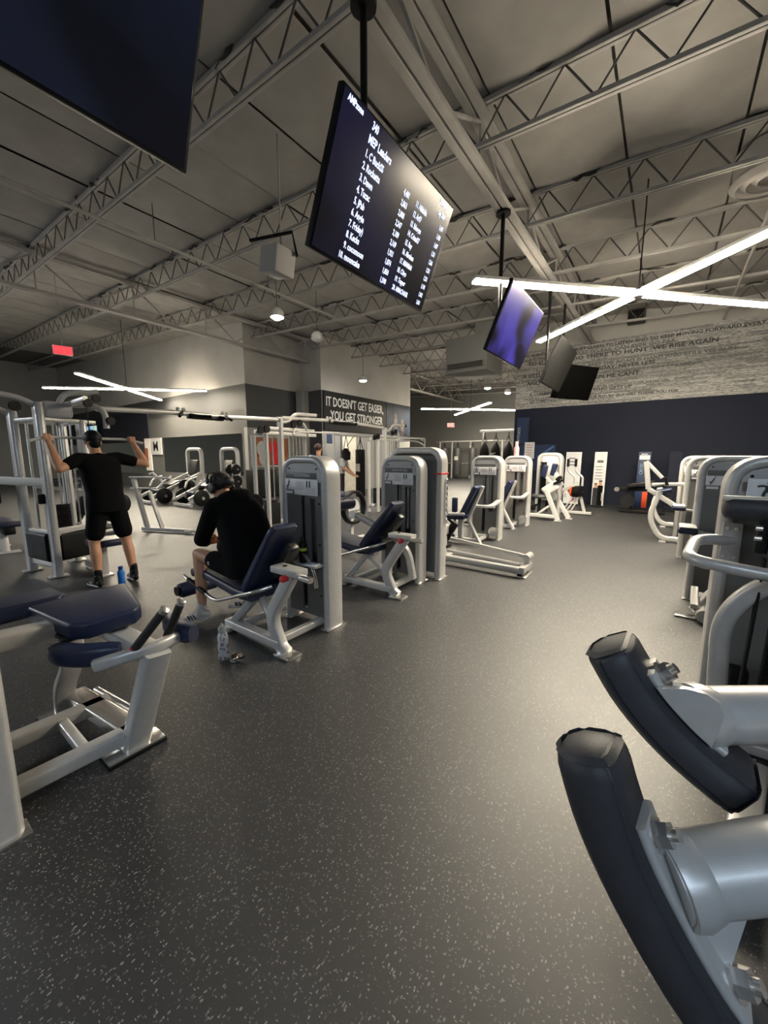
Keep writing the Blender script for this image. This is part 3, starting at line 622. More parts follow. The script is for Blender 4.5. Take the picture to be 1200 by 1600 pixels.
# big machine behind the leg curl: wide arch facing the far wall, long floor rails into the aisle
t = thing('hip_press_machine', 'tall wide arched machine with a red band and long floor rails reaching into the aisle', 'machine', (-2.5, 4.2, 0))
tower(t, -2.86, 4.02, W=.76, D=.19, H=1.60, face=1, placard=False, fw=.075)
obj('back_cover', B((-2.47, 4.06, .85), (.6, .03, 1.3), None, .01), panel, t)
obj('red_band', sweep(NB(), [(-2.137, 4.02-.005, 1.29), (-2.137, 4.215, 1.29)], rrect(.08, .02, .003), (0, 0, 1)), redm, t)
ch = NB()
for k in range(16): lathe(ch, (-2.085, 4.15, 1.22-k*.034), [(.008, -.018), (.014, 0), (.008, .018)], 6, (0, 0, 1) if k % 2 else (.2, .3, 1))
obj('hanging_chain', ch, steel, t)
for y0, y1, z0, z1, nm in ((4.72, 4.72, .10, .09, 'floor_rail'), (5.25, 5.02, .22, .20, 'guide_rail')):
    obj(nm, bar(NB(), [(-2.75, y0, z0), (-1.35, y1, z1)], .09, .085, r=.03) if nm == 'floor_rail' else bar(NB(), [(-2.75, y0, z0+.05), (-1.35, y1, z1)], .05, .05), silver, t)
obj('floor_rail', bar(NB(), [(-2.75, 5.1, .10), (-1.35, 4.95, .09)], .06, .06, r=.02), silver, t)
ep = NB(); bar(ep, [(-1.33, 4.70, .09), (-1.33, 5.06, .09)], .08, .08); cyl(ep, (-1.33, 4.9, .21), (-1.33, 5.10, .21), .045); bar(ep, [(-1.33, 4.98, .02), (-1.33, 4.98, .22)], .06, .06, (0, 1, 0)); obj('rail_end', ep, silver, t)
obj('foot_plate', B((-1.33, 4.88, .008), (.14, .36, .016), None, .004), steel, t); obj('rubber_foot', B((-1.35, 4.74, .04), (.06, .06, .05), None, .01), black, t)
dk = NB(); bar(dk, [(-2.36, 5.0, .55), (-2.56, 5.0, .22)], .10, .06, (0, 1, 0)); cyl(dk, (-2.55, 4.85, .18), (-2.55, 5.2, .18), .03); box(dk, (-2.5, 4.95, .2), (.12, .2, .05), None, .01); obj('pedal', dk, black, t)
sl = NB(); bar(sl, [(-2.45, 4.3, .06), (-2.45, 5.1, .06)], .09, .07); bar(sl, [(-2.5, 4.3, .45), (-2.5, 4.95, .45)], .12, .14); bar(sl, [(-2.5, 4.9, .06), (-2.5, 4.9, .5)], .1, .06, (0, 1, 0)); obj('carriage_frame', sl, silver, t)

def hip_machine(da, label):
    t = thing('hip_machine', label, 'machine', (-2.55, 6.4+da, 0), 'hip machines of the left row'); a = lambda x, y, z: (x, y+da, z)
    tower(t, -2.83, 6.56+da, W=.56, D=.22, figure='stand')
    obj('backrest', padline(NB(), a(-2.74, 6.1, .45), a(-2.47, 6.1, 1.0), .36, .09), navy, t)
    sup = sweep(NB(), fil([a(-2.40, 6.06, .02), a(-2.63, 6.06, .42), a(-2.39, 6.06, 1.0)], .06, 4), rrect(.05, .07, .012), (0, 1, 0)); obj('back_support', sup, silver, t)
    obj('foot_plate', B(a(-2.40, 6.06, .008), (.12, .12, .016), None, .004), steel, t)
    obj('side_arm', sweep(NB(), fil([a(-2.52, 6.10, .66), a(-2.28, 6.14, .66), a(-2.30, 6.62, .72)], .22, 7), rrect(.085, .05, .015), (0, 0, 1)), silver, t)
    obj('seat', slab(NB(), a(-2.86, 6.1, .46), (1, 0, .08), (0, 1, 0), (-.08, 0, 1), .42, .36, .08, .03), navy, t)
    sc = NB(); slab(sc, a(-2.80, 5.93, .52), (1, 0, .1), (0, 1, 0), (-.1, 0, 1), .32, .06, .05, .02); obj('thigh_guard', sc, white, t)
    obj('seat_post', bar(NB(), [a(-2.78, 6.1, .05), a(-2.78, 6.1, .42)], .08, .08, (0, 1, 0)), silver, t)
    obj('base_beam', bar(NB(), [a(-3.2, 6.1, .06), a(-2.42, 6.1, .06)], .08, .07), silver, t); obj('base_beam', bar(NB(), [a(-2.5, 6.1, .06), a(-2.5, 6.66, .06)], .06, .06), silver, t)
    for y in (5.86, 6.34):
        kp = obj('knee_pad', slab(NB(), a(-3.02, y, .62), (1, 0, 0), (0, 1, 0), (0, 0, 1), .10, .07, .27, .025), navy, t); obj('pad_arm', bar(NB(), [a(-3.02, y+.03, .5), a(-2.9, 6.1, .3)], .04, .04), blackm, kp)
    dk = NB(); bar(dk, [a(-2.86, 6.0, .36), a(-2.95, 6.0, .12)], .07, .05, (0, 1, 0)); cyl(dk, a(-2.95, 5.9, .1), a(-2.95, 6.15, .1), .03); obj('foot_peg', dk, black, t)
    ds = NB(); lathe(ds, a(-2.36, 6.53, .17), [(.02, -.02), (.085, -.012), (.085, .012), (.02, .02)], 20, (.3, -1, 0)); obj('round_weight', ds, steel, t)
    obj('bottle_shelf', B(a(-2.42, 6.53, .60), (.16, .08, .03), None, .01), capm, t)
    return t
hip_machine(0, 'hip machine with a navy backrest, in front of the seated red shirt')
hip_machine(1.74, 'hip machine with the person in red sitting in it, pink bottle on top')
pb = thing('pink_bottle', 'pink and white bottle standing on top of the second hip machine', 'bottle', (-2.60, 8.40, 1.5))
obj('bottle_body', lathe(NB(), (-2.60, 8.41, 1.5), [(.05, 0), (.055, .02), (.055, .16), (.035, .20), (.03, .26)], 14), mat('pink_plastic', (.75, .33, .33), .4), pb); obj('bottle_cap', cyl(NB(), (-2.60, 8.41, 1.76), (-2.60, 8.41, 1.80), .032), white, pb)

# upper body machine at the end of the left row
t = thing('arm_curl_machine', 'white machine with two upright navy arm pads at the end of the left row', 'machine', (-2.3, 9.7, 0))
tower(t, -2.55, 9.9, W=.58, D=.24, H=1.57, placard=False, fw=.075)
obj('front_cover', slab(NB(), (-2.24, 9.86, .95), (1, 0, 0), (0, 1, 0), (0, 0, 1), .34, .05, 1.05, .02), white, t)
obj('dark_window', slab(NB(), (-2.36, 9.82, .95), (1, 0, 0), (0, 1, 0), (0, 0, 1), .13, .03, .80, .012), black, t)
for x, z in ((-2.26, 1.14), (-2.06, 1.18)): obj('arm_pad', padline(NB(), (x-.05, 9.6, z-.14), (x+.0, 9.6, z+.14), .16, .10), navy, t)
ar = NB(); bar(ar, [(-2.24, 9.6, 1.0), (-2.05, 9.6, .80)], .06, .07, (0, 1, 0)); bar(ar, [(-2.05, 9.6, 1.1), (-1.9, 9.6, .85), (-2.2, 9.6, .72)], .10, .12, (0, 1, 0)); slab(ar, (-2.13, 9.55, .74), (.8, 0, .6), (0, 1, 0), (-.6, 0, .8), .36, .10, .22, .04); obj('lever_arm', ar, white, t)
cw = NB(); slab(cw, (-1.95, 9.55, .98), (.7, 0, .7), (0, 1, 0), (-.7, 0, .7), .12, .2, .08, .02); bar(cw, [(-2.05, 9.5, .85), (-1.85, 9.5, .95)], .05, .05); obj('grip', cw, black, t)
st = NB(); lathe(st, (-2.34, 9.5, .50), [(.05, 0), (.16, .01), (.18, .05), (.16, .09), (.05, .1)], 22); obj('seat', st, greypad, t)
pz = NB(); bar(pz, [(-2.34, 9.5, .06), (-2.34, 9.5, .5)], .07, .07, (0, 1, 0)); bar(pz, [(-2.5, 9.5, .3), (-2.34, 9.5, .36)], .05, .05); box(pz, (-2.47, 9.48, .27), (.1, .1, .12), None, .02); obj('seat_post', pz, black, t)
for i, (y, xf) in enumerate(((9.45, -1.90), (9.95, -1.76))):
    l = NB(); bar(l, [(-2.2, y, .72), (xf, y, .02)], .10, .07, (0, 1, 0)); obj('leg', l, white, t)
    obj('foot_plate', B((xf, y, .008), (.15, .10, .016), None, .004), white, t)
bs_ = NB(); bar(bs_, [(-2.52, 9.45, .10), (-1.98, 9.45, .10)], .12, .08); bar(bs_, [(-2.4, 9.45, .1), (-2.1, 9.45, .34)], .05, .05); obj('base_beam', bs_, white, t)

# plate loaded machine in front of the first banner
t = thing('lever_machine', 'white lever machine with two raised black grips before the leftmost leaning banner', 'machine', (-1.85, 11.0, 0))
for s in (-.09, .09):
    h = obj('grip_arm', tube(NB(), [(-1.92+s, 10.8, 1.28), (-1.90+s, 10.8, 1.10), (-1.74+s, 10.8, .96), (-1.74+s, 10.8, .74)], .026, 10, .05, (0, 1, 0)), silver, t); obj('grip', tube(NB(), [(-1.92+s, 10.8, 1.42), (-1.92+s, 10.8, 1.22)], .032, 10), black, h)
bd = NB(); bar(bd, [(-1.74, 10.8, .78), (-2.1, 10.8, .62), (-2.3, 10.9, .06)], .09, .09, (0, 1, 0)); bar(bd, [(-2.3, 10.8, .06), (-1.4, 10.8, .06)], .08, .07); bar(bd, [(-1.55, 10.8, .06), (-1.75, 10.8, .75)], .07, .07, (0, 1, 0)); obj('frame', bd, silver, t)
for k in range(3): obj('link_rod', bar(NB(), [(-2.05+k*.1, 10.75, .12), (-1.72+k*.05, 10.75, .60)], .035, .035, (0, 1, 0)), white, t)
rl = NB(); lathe(rl, (-1.75, 10.72, .60), [(.05, -.12), (.13, -.11), (.15, 0), (.13, .11), (.05, .12)], 20, (1, -.4, .2)); r_ = obj('roller_pad', rl, black, t); rl = NB(); lathe(rl, (-1.86, 10.72, .60), [(.04, -.01), (.13, 0), (.11, .04), (.04, .05)], 20, (-1, .0, .0)); obj('orange_disc', rl, mat('orange_red', (.75, .09, .02), .4), r_)

# leaning banner boards before the navy wall
def banner(x0, x1, lab, face, kind):
    t = thing('banner_board', lab, 'banner', ((x0+x1)/2, 12.9, 0), 'banner boards along the navy wall')
    u = V(0, .06, 1).normalized(); ex = V(1, 0, 0); n = V(0, -1, .06).normalized(); c = V((x0+x1)/2, 12.92, .81); wd = x1-x0
    obj('board', slab(NB(), c, ex, n, u, wd, .02, 1.60, .008), face, t)
    obj('stand_base', B(((x0+x1)/2, 12.9, .02), (wd, .25, .04), None, .01), black, t)
    y = 12.88
    P_ = lambda x, z, dz, dx, m, nm: obj(nm, slab(NB(), V(x, 12.87+.06*z, z)+n*.015, ex, n, u, dx, .008, dz, .002, 1), m, t)
    m = (x0+x1)/2
    if kind == 'white':
        P_(m, 1.33, .07, wd*.5, mat('grey_logo', (.12, .12, .13), .5), 'printed_logo')
        for k in range(5): P_(m-.02, 1.18-k*.09, .018, wd*(.6-.08*(k % 2)), mat('grey_ink', (.12, .12, .12), .6), 'printed_line')
        for dx, h, c1 in ((-.07, .62, darkcloth), (.05, .70, blackcloth)):
            P_(m+dx, h*.45, h*.9, .14, c1, 'printed_person'); P_(m+dx, h*.98, .12, .08, skin, 'printed_face'); P_(m+dx, h*1.08, .05, .085, hairm, 'printed_hair')
        P_(x1-.04, .3, .25, .06, white, 'printed_patch')
    if kind == 'navy':
        P_(m, 1.45, .12, wd*.8, paper, 'printed_band'); P_(m-.01, 1.54, .02, wd*.5, paper, 'printed_line')
        text('printed_text', 'CROSS', V(m-.02, 12.945, .98)+n*.03, (0, 0, 1), (-1, 0, 0), .11, mat('pale_ink', (.3, .45, .6), .5), t, .9, .001); text('printed_text', 'TRAIN', V(m+.09, 12.945, .98)+n*.03, (0, 0, 1), (-1, 0, 0), .09, mat('pale_ink', (.3, .45, .6), .5), t, .9, .001)
        P_(x1-.07, .28, .45, .12, mat('orange_red', (.75, .09, .02), .4), 'printed_stripe')
    if kind == 'crowd':
        r = random.Random(5)
        for k in range(14): P_(x0+.05+r.random()*(wd-.1), .12+r.random()*.35, .12, .05, r.choice((redm, white, darkcloth, orange, mat('maroon', (.2, .02, .05), .6))), 'printed_figure')
        for k in range(3): P_(m-.04, 1.42-k*.1, .03, wd*.4, mat('grey_logo', (.12, .12, .13), .5), 'printed_line')
banner(-2.48, -2.05, 'leaning white banner board with a printed crowd, leftmost of four', paper, 'crowd')
banner(-1.70, -1.38, 'leaning white banner board with two printed people, second of four', paper, 'white')
banner(-.62, -.32, 'leaning navy banner board with pale vertical lettering and an orange stripe', postblue, 'navy')
banner(.08, .36, 'dark banner board half hidden behind the right machine row', wblue, 'none')
t = thing('weight_sled', 'low black machine with an orange plate before the navy banner', 'machine', (-.55, 12.0, 0))
k = NB(); bar(k, [(-.95, 12.0, .62), (-.2, 12.0, .66)], .10, .12); bar(k, [(-.75, 12.0, .6), (-.6, 12.0, .05)], .08, .08, (0, 1, 0)); bar(k, [(-.9, 12.0, .05), (.1, 12.0, .05)], .1, .08); obj('frame', k, black, t)
obj('top_pad', padline(NB(), (-.75, 11.9, .72), (-.15, 11.9, .84), .25, .10), blackm, t); lathe_ = NB(); lathe(lathe_, (-.72, 11.9, .32), [(.04, -.03), (.16, -.03), (.16, .03), (.04, .03)], 22, (.2, -1, 0)); obj('weight_plate', lathe_, blackm, t)
obj('end_roller', cyl(NB(), (-.98, 11.85, .62), (-.98, 12.1, .62), .06), steel, t)

# ------------------------------------------------------------------ right hand row
def right_tower(a0, label, x0=.28, H=1.5, pad=True, face=-1):
    t = thing('selector_machine', label, 'machine', (x0+.3, a0+.1, 0), 'machines of the right row')
    tower(t, x0, a0, W=.62, D=.21, H=H, face=face, figure='sit')
    if pad:
        obj('side_pad', slab(NB(), (x0-.04, a0-.1, .76), (1, 0, 0), (0, 1, 0), (0, 0, 1), .16, .30, .06, .022), navy, t); obj('pad_trim', slab(NB(), (x0-.04, a0-.1, .797), (1, 0, 0), (0, 1, 0), (0, 0, 1), .14, .28, .012, .005), capm, t)
        obj('pad_arm', bar(NB(), [(x0+.0, a0-.1, .74), (x0+.2, a0+.05, .70)], .06, .04), silver, t)
    return t
t = right_tower(5.0, 'second machine of the right row with a navy side pad and a low roller foot')
f = NB(); bar(f, [(.62, 4.72, .45), (.32, 4.46, .07)], .06, .06); bar(f, [(.75, 4.6, .5), (.42, 4.40, .06)], .06, .06); bar(f, [(.33, 4.42, .12), (.33, 4.62, .24)], .06, .06); obj('low_frame', f, silver, t)
obj('foot_plate', B((.27, 4.44, .010), (.16, .10, .02), None, .005), steel, t); f = NB(); cyl(f, (.40, 4.32, .07), (.40, 4.52, .07), .06); obj('roller_tube', f, silver, t); obj('seat', slab(NB(), (.75, 4.6, .5), (1, 0, 0), (0, 1, 0), (0, 0, 1), .4, .4, .08, .03), navy, t)
t = right_tower(7.0, 'third machine of the right row with a navy side pad', .25)
t = right_tower(8.65, 'fourth machine of the right row, a chest press with curved white legs', .22, pad=False)
for y in (8.2, 10.0):
    obj('curved_leg', sweep(NB(), fil([(.30, y, .07), (.02, y, .07), (-.16, y, .42), (-.03, y, .88)], .22, 8), rrect(.085, .075, .02), (0, 1, 0)), silver, t); obj('foot_plate', B((.07, y, .012), (.10, .12, .024), None, .004), silver, t)
p_ = NB(); bar(p_, [(-.20, 8.2, .92), (-.27, 8.2, 1.40)], .08, .07, (0, 1, 0)); bar(p_, [(-.27, 8.2, 1.40), (-.02, 8.2, 1.12)], .06, .06, (0, 1, 0)); bar(p_, [(-.16, 8.2, 1.0), (.30, 8.3, 1.02)], .05, .06); bar(p_, [(-.20, 8.2, .92), (.24, 8.2, .62)], .08, .07, (0, 1, 0)); obj('press_arm', p_, silver, t)
g = NB(); cyl(g, (.02, 8.18, 1.13), (.06, 8.2, 1.0), .025); cyl(g, (-.1, 8.1, .97), (.02, 8.1, 1.0), .022); obj('grip', g, black, t)
obj('seat_pad', padline(NB(), (-.12, 8.5, .84), (.14, 8.5, .90), .3, .07), navy, t); obj('back_pad', slab(NB(), (.1, 8.5, .70), (1, 0, 0), (0, 1, 0), (0, 0, 1), .08, .3, .16, .03), black, t); obj('cross_tube', bar(NB(), [(-.03, 8.2, .80), (-.03, 10.0, .80)], .07, .07), silver, t)

# nearest right machine with the big handle loop
t = right_tower(2.85, 'nearest tower of the right row with a bent white handle loop and standing figure placard', .28, pad=False)
for o in [o for o in t.children if o.name.startswith('instruction_placard')]:
    for c in o.children: bpy.data.objects.remove(c)
    bpy.data.objects.remove(o)
pl = obj('instruction_placard', slab(NB(), (.475, 2.835, 1.315), (1, 0, 0), (0, 1, 0), (0, 0, 1), .21, .012, .125, .005), paper, t)
g = NB(); cx, y2 = .455, 2.825
for s in (-1, 1): sweep(g, [(cx+s*.022, y2, 1.268), (cx+s*.018, y2, 1.30), (cx+s*.010, y2, 1.32)], circ(.007, 6), (0, 1, 0)); sweep(g, [(cx, y2, 1.335), (cx+s*.025, y2, 1.342), (cx+s*.045, y2, 1.338)], circ(.005, 6), (0, 1, 0))
ball(g, (cx, y2, 1.357), .010, (1, .3, 1), None, 2); slab(g, (cx, y2, 1.325), (1, 0, 0), (0, 1, 0), (0, 0, 1), .03, .006, .035, .002); obj('printed_figure', g, ink, pl)
text('printed_title', 'ADDUCTOR', (.42, 2.826, 1.225), (1, 0, 0), (0, 0, 1), .028, white, pl, .9, .001, 'LEFT', .0008)
ln = NB(); 
for k in range(4): box(ln, (.535, 2.827, 1.345-k*.018), (.06, .003, .005))
obj('printed_text', ln, mat('faint_ink', (.42, .36, .38), .6), pl)
obj('handle_loop', tube(NB(), [(.36, 2.86, 1.03), (.18, 2.80, 1.03), (.13, 2.44, .98), (.42, 2.42, .955), (.75, 2.50, .93)], .030, 14, .10), silver, t)
hp = obj('handle_plate', B((.335, 2.845, 1.02), (.085, .03, .22), None, .006), silver, t); bm = NB()
for dx in (-.02, .02):
    for dz in (-.08, .08): cyl(bm, (.33+dx, 2.825, 1.02+dz), (.33+dx, 2.832, 1.02+dz), .010, 8)
obj('plate_bolts', bm, steel, hp)
obj('curved_upright', sweep(NB(), fil([(.34, 2.62, .02), (.31, 2.62, .66), (.46, 2.58, .90), (.85, 2.5, .98)], .22, 8), rrect(.085, .075, .022), (0, 1, 0)), silver, t)
obj('foot_plate', B((.34, 2.62, .01), (.16, .14, .02), None, .005), steel, t)
rp = NB(); lathe(rp, (.26, 2.62, 1.235), [(.03, 0), (.05, .01), (.06, .03), (.06, .56), (.05, .58), (.03, .6)], 20, (1, .1, 0)); r_ = obj('chest_roller', rp, greypad, t); obj('roller_tube', bar(NB(), [(.25, 2.60, 1.285), (.9, 2.66, 1.285)], .03, .03, r=.014), mat('cream_paint', (.68, .63, .53), .4), r_)
lk = NB(); bar(lk, [(.43, 2.62, 1.2), (.42, 2.62, 1.02)], .05, .05, (0, 1, 0)); box(lk, (.50, 2.58, 1.12), (.12, .06, .08), None, .015); box(lk, (.52, 2.6, 1.03), (.12, .06, .1), None, .01); obj('adjuster', lk, black, t)
for z in (1.15, 1.10): obj('adjuster_button', cyl(NB(), (.385, 2.56, z), (.41, 2.56, z), .014), steel, t)
obj('strap', bar(NB(), [(.435, 2.58, 1.0), (.405, 2.56, .16)], .05, .012, (1, 0, 0), r=.004), black, t); obj('strap', bar(NB(), [(.50, 2.58, 1.0), (.475, 2.56, .1)], .05, .012, (1, 0, 0), r=.004), black, t)
for x in (.385, .43): obj('pulley', lathe(NB(), (x, 2.60, .20), [(.02, -.012), (.085, -.012), (.078, 0), (.085, .012), (.02, .012)], 22, (1, .25, 0)), steel, t)
obj('pulley_housing', B((.43, 2.78, .25), (.08, .08, .16), None, .01), black, t); obj('base_beam', bar(NB(), [(.36, 2.5, .05), (1.0, 2.5, .05)], .07, .06), silver, t)

# closest machine: two curved black pads on plates at the lower right corner
t = thing('pad_press_machine', 'closest machine at the lower right corner with two curved black pads', 'machine', (.9, .75, 0))
def crv(pts, n=14):
    pts = [V(p) for p in pts]; out = []
    for i in range(n+1):
        s = i/n*(len(pts)-1); k = min(int(s), len(pts)-2); f = s-k
        p0, p1, p2, p3 = pts[max(k-1, 0)], pts[k], pts[k+1], pts[min(k+2, len(pts)-1)]
        out.append(.5*((2*p1)+(p2-p0)*f+(2*p0-5*p1+4*p2-p3)*f*f+(3*p1-p0-3*p2+p3)*f**3))
    return out
def arm_pad(name, pts, th, wd, up, r0, r1, tb, lab, flange=0):
    c = crv(pts); n = len(c)
    sc = [.90, 1.0] + [1]*(n-4) + [1.0, .9]
    e0 = c[0]+(c[0]-c[1])*.12; e1 = c[-1]+(c[-1]-c[-2])*.12
    pd = obj(name, sweep(NB(), [e0]+c+[e1], [(x, y) for x, y in ((th/2, wd*.40), (th*.38, wd/2), (-th*.20, wd/2), (-th/2, wd*.18), (-th/2, -wd*.18), (-th*.20, -wd/2), (th*.38, -wd/2), (th/2, -wd*.40))], up, scale=[.84]+sc+[.84]), greypad, t, lab)
    mm = pd.data; bm2 = bmesh.new(); bm2.from_mesh(mm); bmesh.ops.bevel(bm2, geom=[e for e in bm2.edges if len(e.link_faces) == 2 and e.calc_face_angle(0) > R(25)], offset=.006, segments=2, affect='EDGES'); bm2.to_mesh(mm); bm2.free(); mm.shade_smooth(); mm.set_sharp_from_angle(angle=R(50))
    # mounting plate on the inner face
    upv = V(up); pl_ = []
    for i in range(int(n*r0), int(n*r1)):
        tg = (c[min(i+1, n-1)]-c[i-1]).normalized(); inn = tg.cross(upv).normalized(); inn = inn if inn.z > 0 else -inn
        pl_.append(c[i]+inn*(th/2+.004))
    pt = obj('mount_plate', sweep(NB(), pl_, rrect(.010, wd*.62, .004), up), silver, t)
    for q in (pl_[0]+(pl_[1]-pl_[0])*.9, pl_[-1]+(pl_[-2]-pl_[-1])*.9):
        tg = (pl_[-1]-pl_[0]).normalized(); inn = tg.cross(upv).normalized(); inn = inn if inn.z > 0 else -inn
        b = NB(); cyl(b, q, q+inn*.008, .0165, 18); cyl(b, q+inn*.008, q+inn*.020, .0125, 6); cyl(b, q+inn*.02, q+inn*.027, .007, 10); obj('mount_bolt', b, steel, pt)
    m_ = pl_[int(len(pl_)*(.60 if flange else .36))]
    tbm = NB(); tube(tbm, [m_+V(-.002, 0, 0)] + [V(x) for x in tb[1:]], tb[0], 20, .05); obj('support_tube', tbm, silver, t)
    gs = NB(); a_, b_ = pl_[1], pl_[-2]; q = m_+(V(tb[1])-m_).normalized()*.09
    lathe(gs, m_, [(tb[0]*1.12, .0), (tb[0]*1.16, .012), (tb[0]*1.02, .028)], 22, (V(tb[1])-m_)); obj('weld_collar', gs, silver, pt)
    gp = NB()
    for s in (-1, 1):
        f = [gp.verts.new(v+upv*(s*.005)) for v in (pl_[1], pl_[-2], q)]; gp.faces.new(f if s > 0 else f[::-1])
    gp.verts.ensure_lookup_table()
    for i in range(3): gp.faces.new((gp.verts[i], gp.verts[(i+1) % 3], gp.verts[3+(i+1) % 3], gp.verts[3+i]))
    obj('gusset_plate', gp, silver, pt, smooth=False)
    if flange:
        k_ = [pl_[i] for i in range(1, len(pl_)-1)]; L_ = len(k_)-1; top = []
        for i, v in enumerate(k_):
            tg = (pl_[-1]-pl_[0]).normalized(); inn = tg.cross(upv).normalized(); inn = inn if inn.z > 0 else -inn
            top.append(v+inn*flange*sin(pi*min(1, i/L_*1.05))**.8)
        fb = NB(); o_ = -upv*wd*.34; rows = [[fb.verts.new(v+o_+upv*d) for v in q] for d in (-.004, .004) for q in (k_, top)]
        for i in range(L_):
            for A, B_ in ((rows[0], rows[1]), (rows[3], rows[2]), (rows[1], rows[3]), (rows[2], rows[0])): fb.faces.new((A[i], A[i+1], B_[i+1], B_[i]))
        obj('flange_plate', fb, silver, pt)
arm_pad('curved_pad', [(-.045, .455, 1.175), (-.018, .452, 1.10), (.02, .452, 1.03), (.07, .458, .955), (.135, .468, .885)], .070, .074, (.1, .99, .06), .24, .80, [.036, (.22, .56, 1.125), (.62, .66, 1.19)], 'lower curved black pad with a silver plate')
arm_pad('curved_pad', [(-.045, .625, 1.225), (-.005, .625, 1.165), (.05, .628, 1.112), (.115, .625, 1.075)], .066, .085, (.05, 1, .0), .22, .86, [.036, (.24, .76, 1.155), (.66, 1.0, 1.24)], 'upper curved black pad with a silver plate', .05)
c_ = NB(); bar(c_, [(.70, .85, .02), (.70, .85, 1.35)], .12, .10, (0, 1, 0)); bar(c_, [(.62, .66, 1.19), (.70, .85, 1.19)], .08, .08); bar(c_, [(.66, 1.0, 1.24), (.70, .85, 1.24)], .08, .08); obj('column', c_, silver, t)
obj('base_rail', bar(NB(), [(.30, 1.55, .05), (.46, 2.32, .05)], .10, .07), silver, t); obj('base_rail', bar(NB(), [(.70, .6, .05), (.70, 1.9, .05)], .1, .07), silver, t); obj('base_rail', bar(NB(), [(.36, 1.85, .05), (.72, 1.75, .05)], .09, .06), silver, t)
tower(t, .75, 1.05, W=.62, D=.21)
obj('seat', slab(NB(), (1.1, .6, .5), (1, 0, 0), (0, 1, 0), (0, 0, 1), .4, .4, .08, .03), navy, t); obj('seat_post', bar(NB(), [(1.1, .6, .02), (1.1, .6, .48)], .08, .08, (0, 1, 0)), silver, t); obj('seat_beam', bar(NB(), [(.7, .62, .05), (1.15, .62, .05)], .08, .07), silver, t)

# ------------------------------------------------------------------ prone leg curl, lower left
t = thing('prone_curl_machine', 'prone leg curl bench with navy pads and twin black grips at the lower left', 'machine', (-2.3, .6, 0))
tower(t, -2.56, .02, W=.62, D=.22, H=1.5)
for x in (-2.13, -2.52): obj('base_rail', bar(NB(), [(x, .20, .09), (x+.02, .72, .09)], .08, .07), silver, t)
obj('rail_tie', bar(NB(), [(-2.14, .50, .09), (-2.5, .50, .09)], .05, .05), silver, t)
cb_ = NB(); bar(cb_, [(-2.06, .70, .09), (-2.72, .62, .09)], .11, .07); obj('cross_beam', cb_, steel, t); cb_ = NB(); cyl(cb_, (-2.10, .78, .10), (-2.66, .71, .10), .022); obj('pivot_tube', cb_, steel, t)
obj('front_leg', bar(NB(), [(-2.09, .69, .02), (-1.92, .765, .56)], .075, .115, (0, 1, 0), r=.012), silver, t)
fp = obj('foot_plate', B((-2.09, .685, .022), (.12, .26, .012), None, .004), steel, t); obj('rubber_pad', B((-2.09, .685, .008), (.13, .27, .016), None, .004), black, fp)
obj('curved_leg', sweep(NB(), fil([(-2.72, .57, .02), (-2.70, .57, .18), (-2.58, .60, .36), (-2.62, .62, .62)], .2, 7), rrect(.05, .10, .012), (0, 1, 0)), silver, t)
fp = obj('foot_plate', B((-2.72, .56, .022), (.12, .22, .012), None, .004), steel, t); obj('rubber_pad', B((-2.72, .56, .008), (.13, .23, .016), None, .004), black, fp)
obj('handle_arch', sweep(NB(), crv([(-2.04, .55, .545), (-1.97, .63, .57), (-1.93, .75, .58), (-1.96, .87, .575), (-2.03, .94, .555)], 16), rrect(.05, .06, .02), (0, 0, 1)), silver, t)
obj('bench_beam', bar(NB(), [(-1.96, .75, .56), (-2.62, .68, .60)], .10, .06), silver, t); obj('bench_beam', bar(NB(), [(-2.42, .22, .655), (-2.42, .62, .63)], .11, .08), silver, t)
def tpad(c, sx, sy, th, ez, lab=None, cut=.1, rot=0):
    # chest pad: rectangle with two cut corners, bevelled
    b = NB(); ol = [(-sx/2, -sy/2), (sx/2-.05, -sy/2+cut*.8), (sx/2, -sy/2+cut+.04), (sx/2, sy/2-cut-.03), (sx/2-.05, sy/2-cut*.8), (-sx/2, sy/2)]
    vs = [b.verts.new((x, y, z)) for z in (-th/2, th/2) for x, y in ol]; n = len(ol)
    b.faces.new(vs[:n][::-1]); b.faces.new(vs[n:])
    for i in range(n): b.faces.new((vs[i], vs[(i+1) % n], vs[n+(i+1) % n], vs[n+i]))
    bmesh.ops.bevel(b, geom=b.edges[:], offset=.02, segments=3, profile=.6, affect='EDGES')
    ez = V(ez).normalized(); ex = V(1, 0, 0)-ez*ez.x; ex.normalize(); ey = ez.cross(ex)
    M = Matrix((ex, ey, ez)).transposed().to_4x4(); M.translation = V(c); b.transform(M @ Matrix.Rotation(rot, 4, 'Z')); return b
obj('chest_pad', tpad((-2.40, .675, .675), .44, .46, .085, (.06, -.02, 1), cut=.09), navy, t)
obj('hip_pad', tpad((-2.86, .44, .665), .40, .42, .085, (-.12, 0, 1), cut=.02), navy, t)
obj('under_plate', slab(NB(), (-2.42, .66, .615), (1, 0, 0), (0, 1, 0), (0, 0, 1), .30, .34, .03, .008), blackm, t)
def epad(c, ang):
    b = NB(); pts = [V(c)+V(.20*(k/9-.5)*1.4*0+.0, 0, 0)+V(cos(ang)*(k/9-.5)*.30, sin(ang)*(k/9-.5)*.30, 0)+V(-sin(ang), cos(ang), 0)*.06*((k/9-.5)*2)**2*.6 for k in range(10)]
    sweep(b, pts, rrect(.085, .10, .028, 4), (0, 0, 1), scale=[.8, .96]+[1]*6+[.96, .8]); return b
obj('elbow_pad', epad((-2.13, .53, .575), R(38)), navy, t, 'near elbow pad'); obj('elbow_pad', epad((-2.06, .92, .585), R(-5)), navy, t, 'far elbow pad')
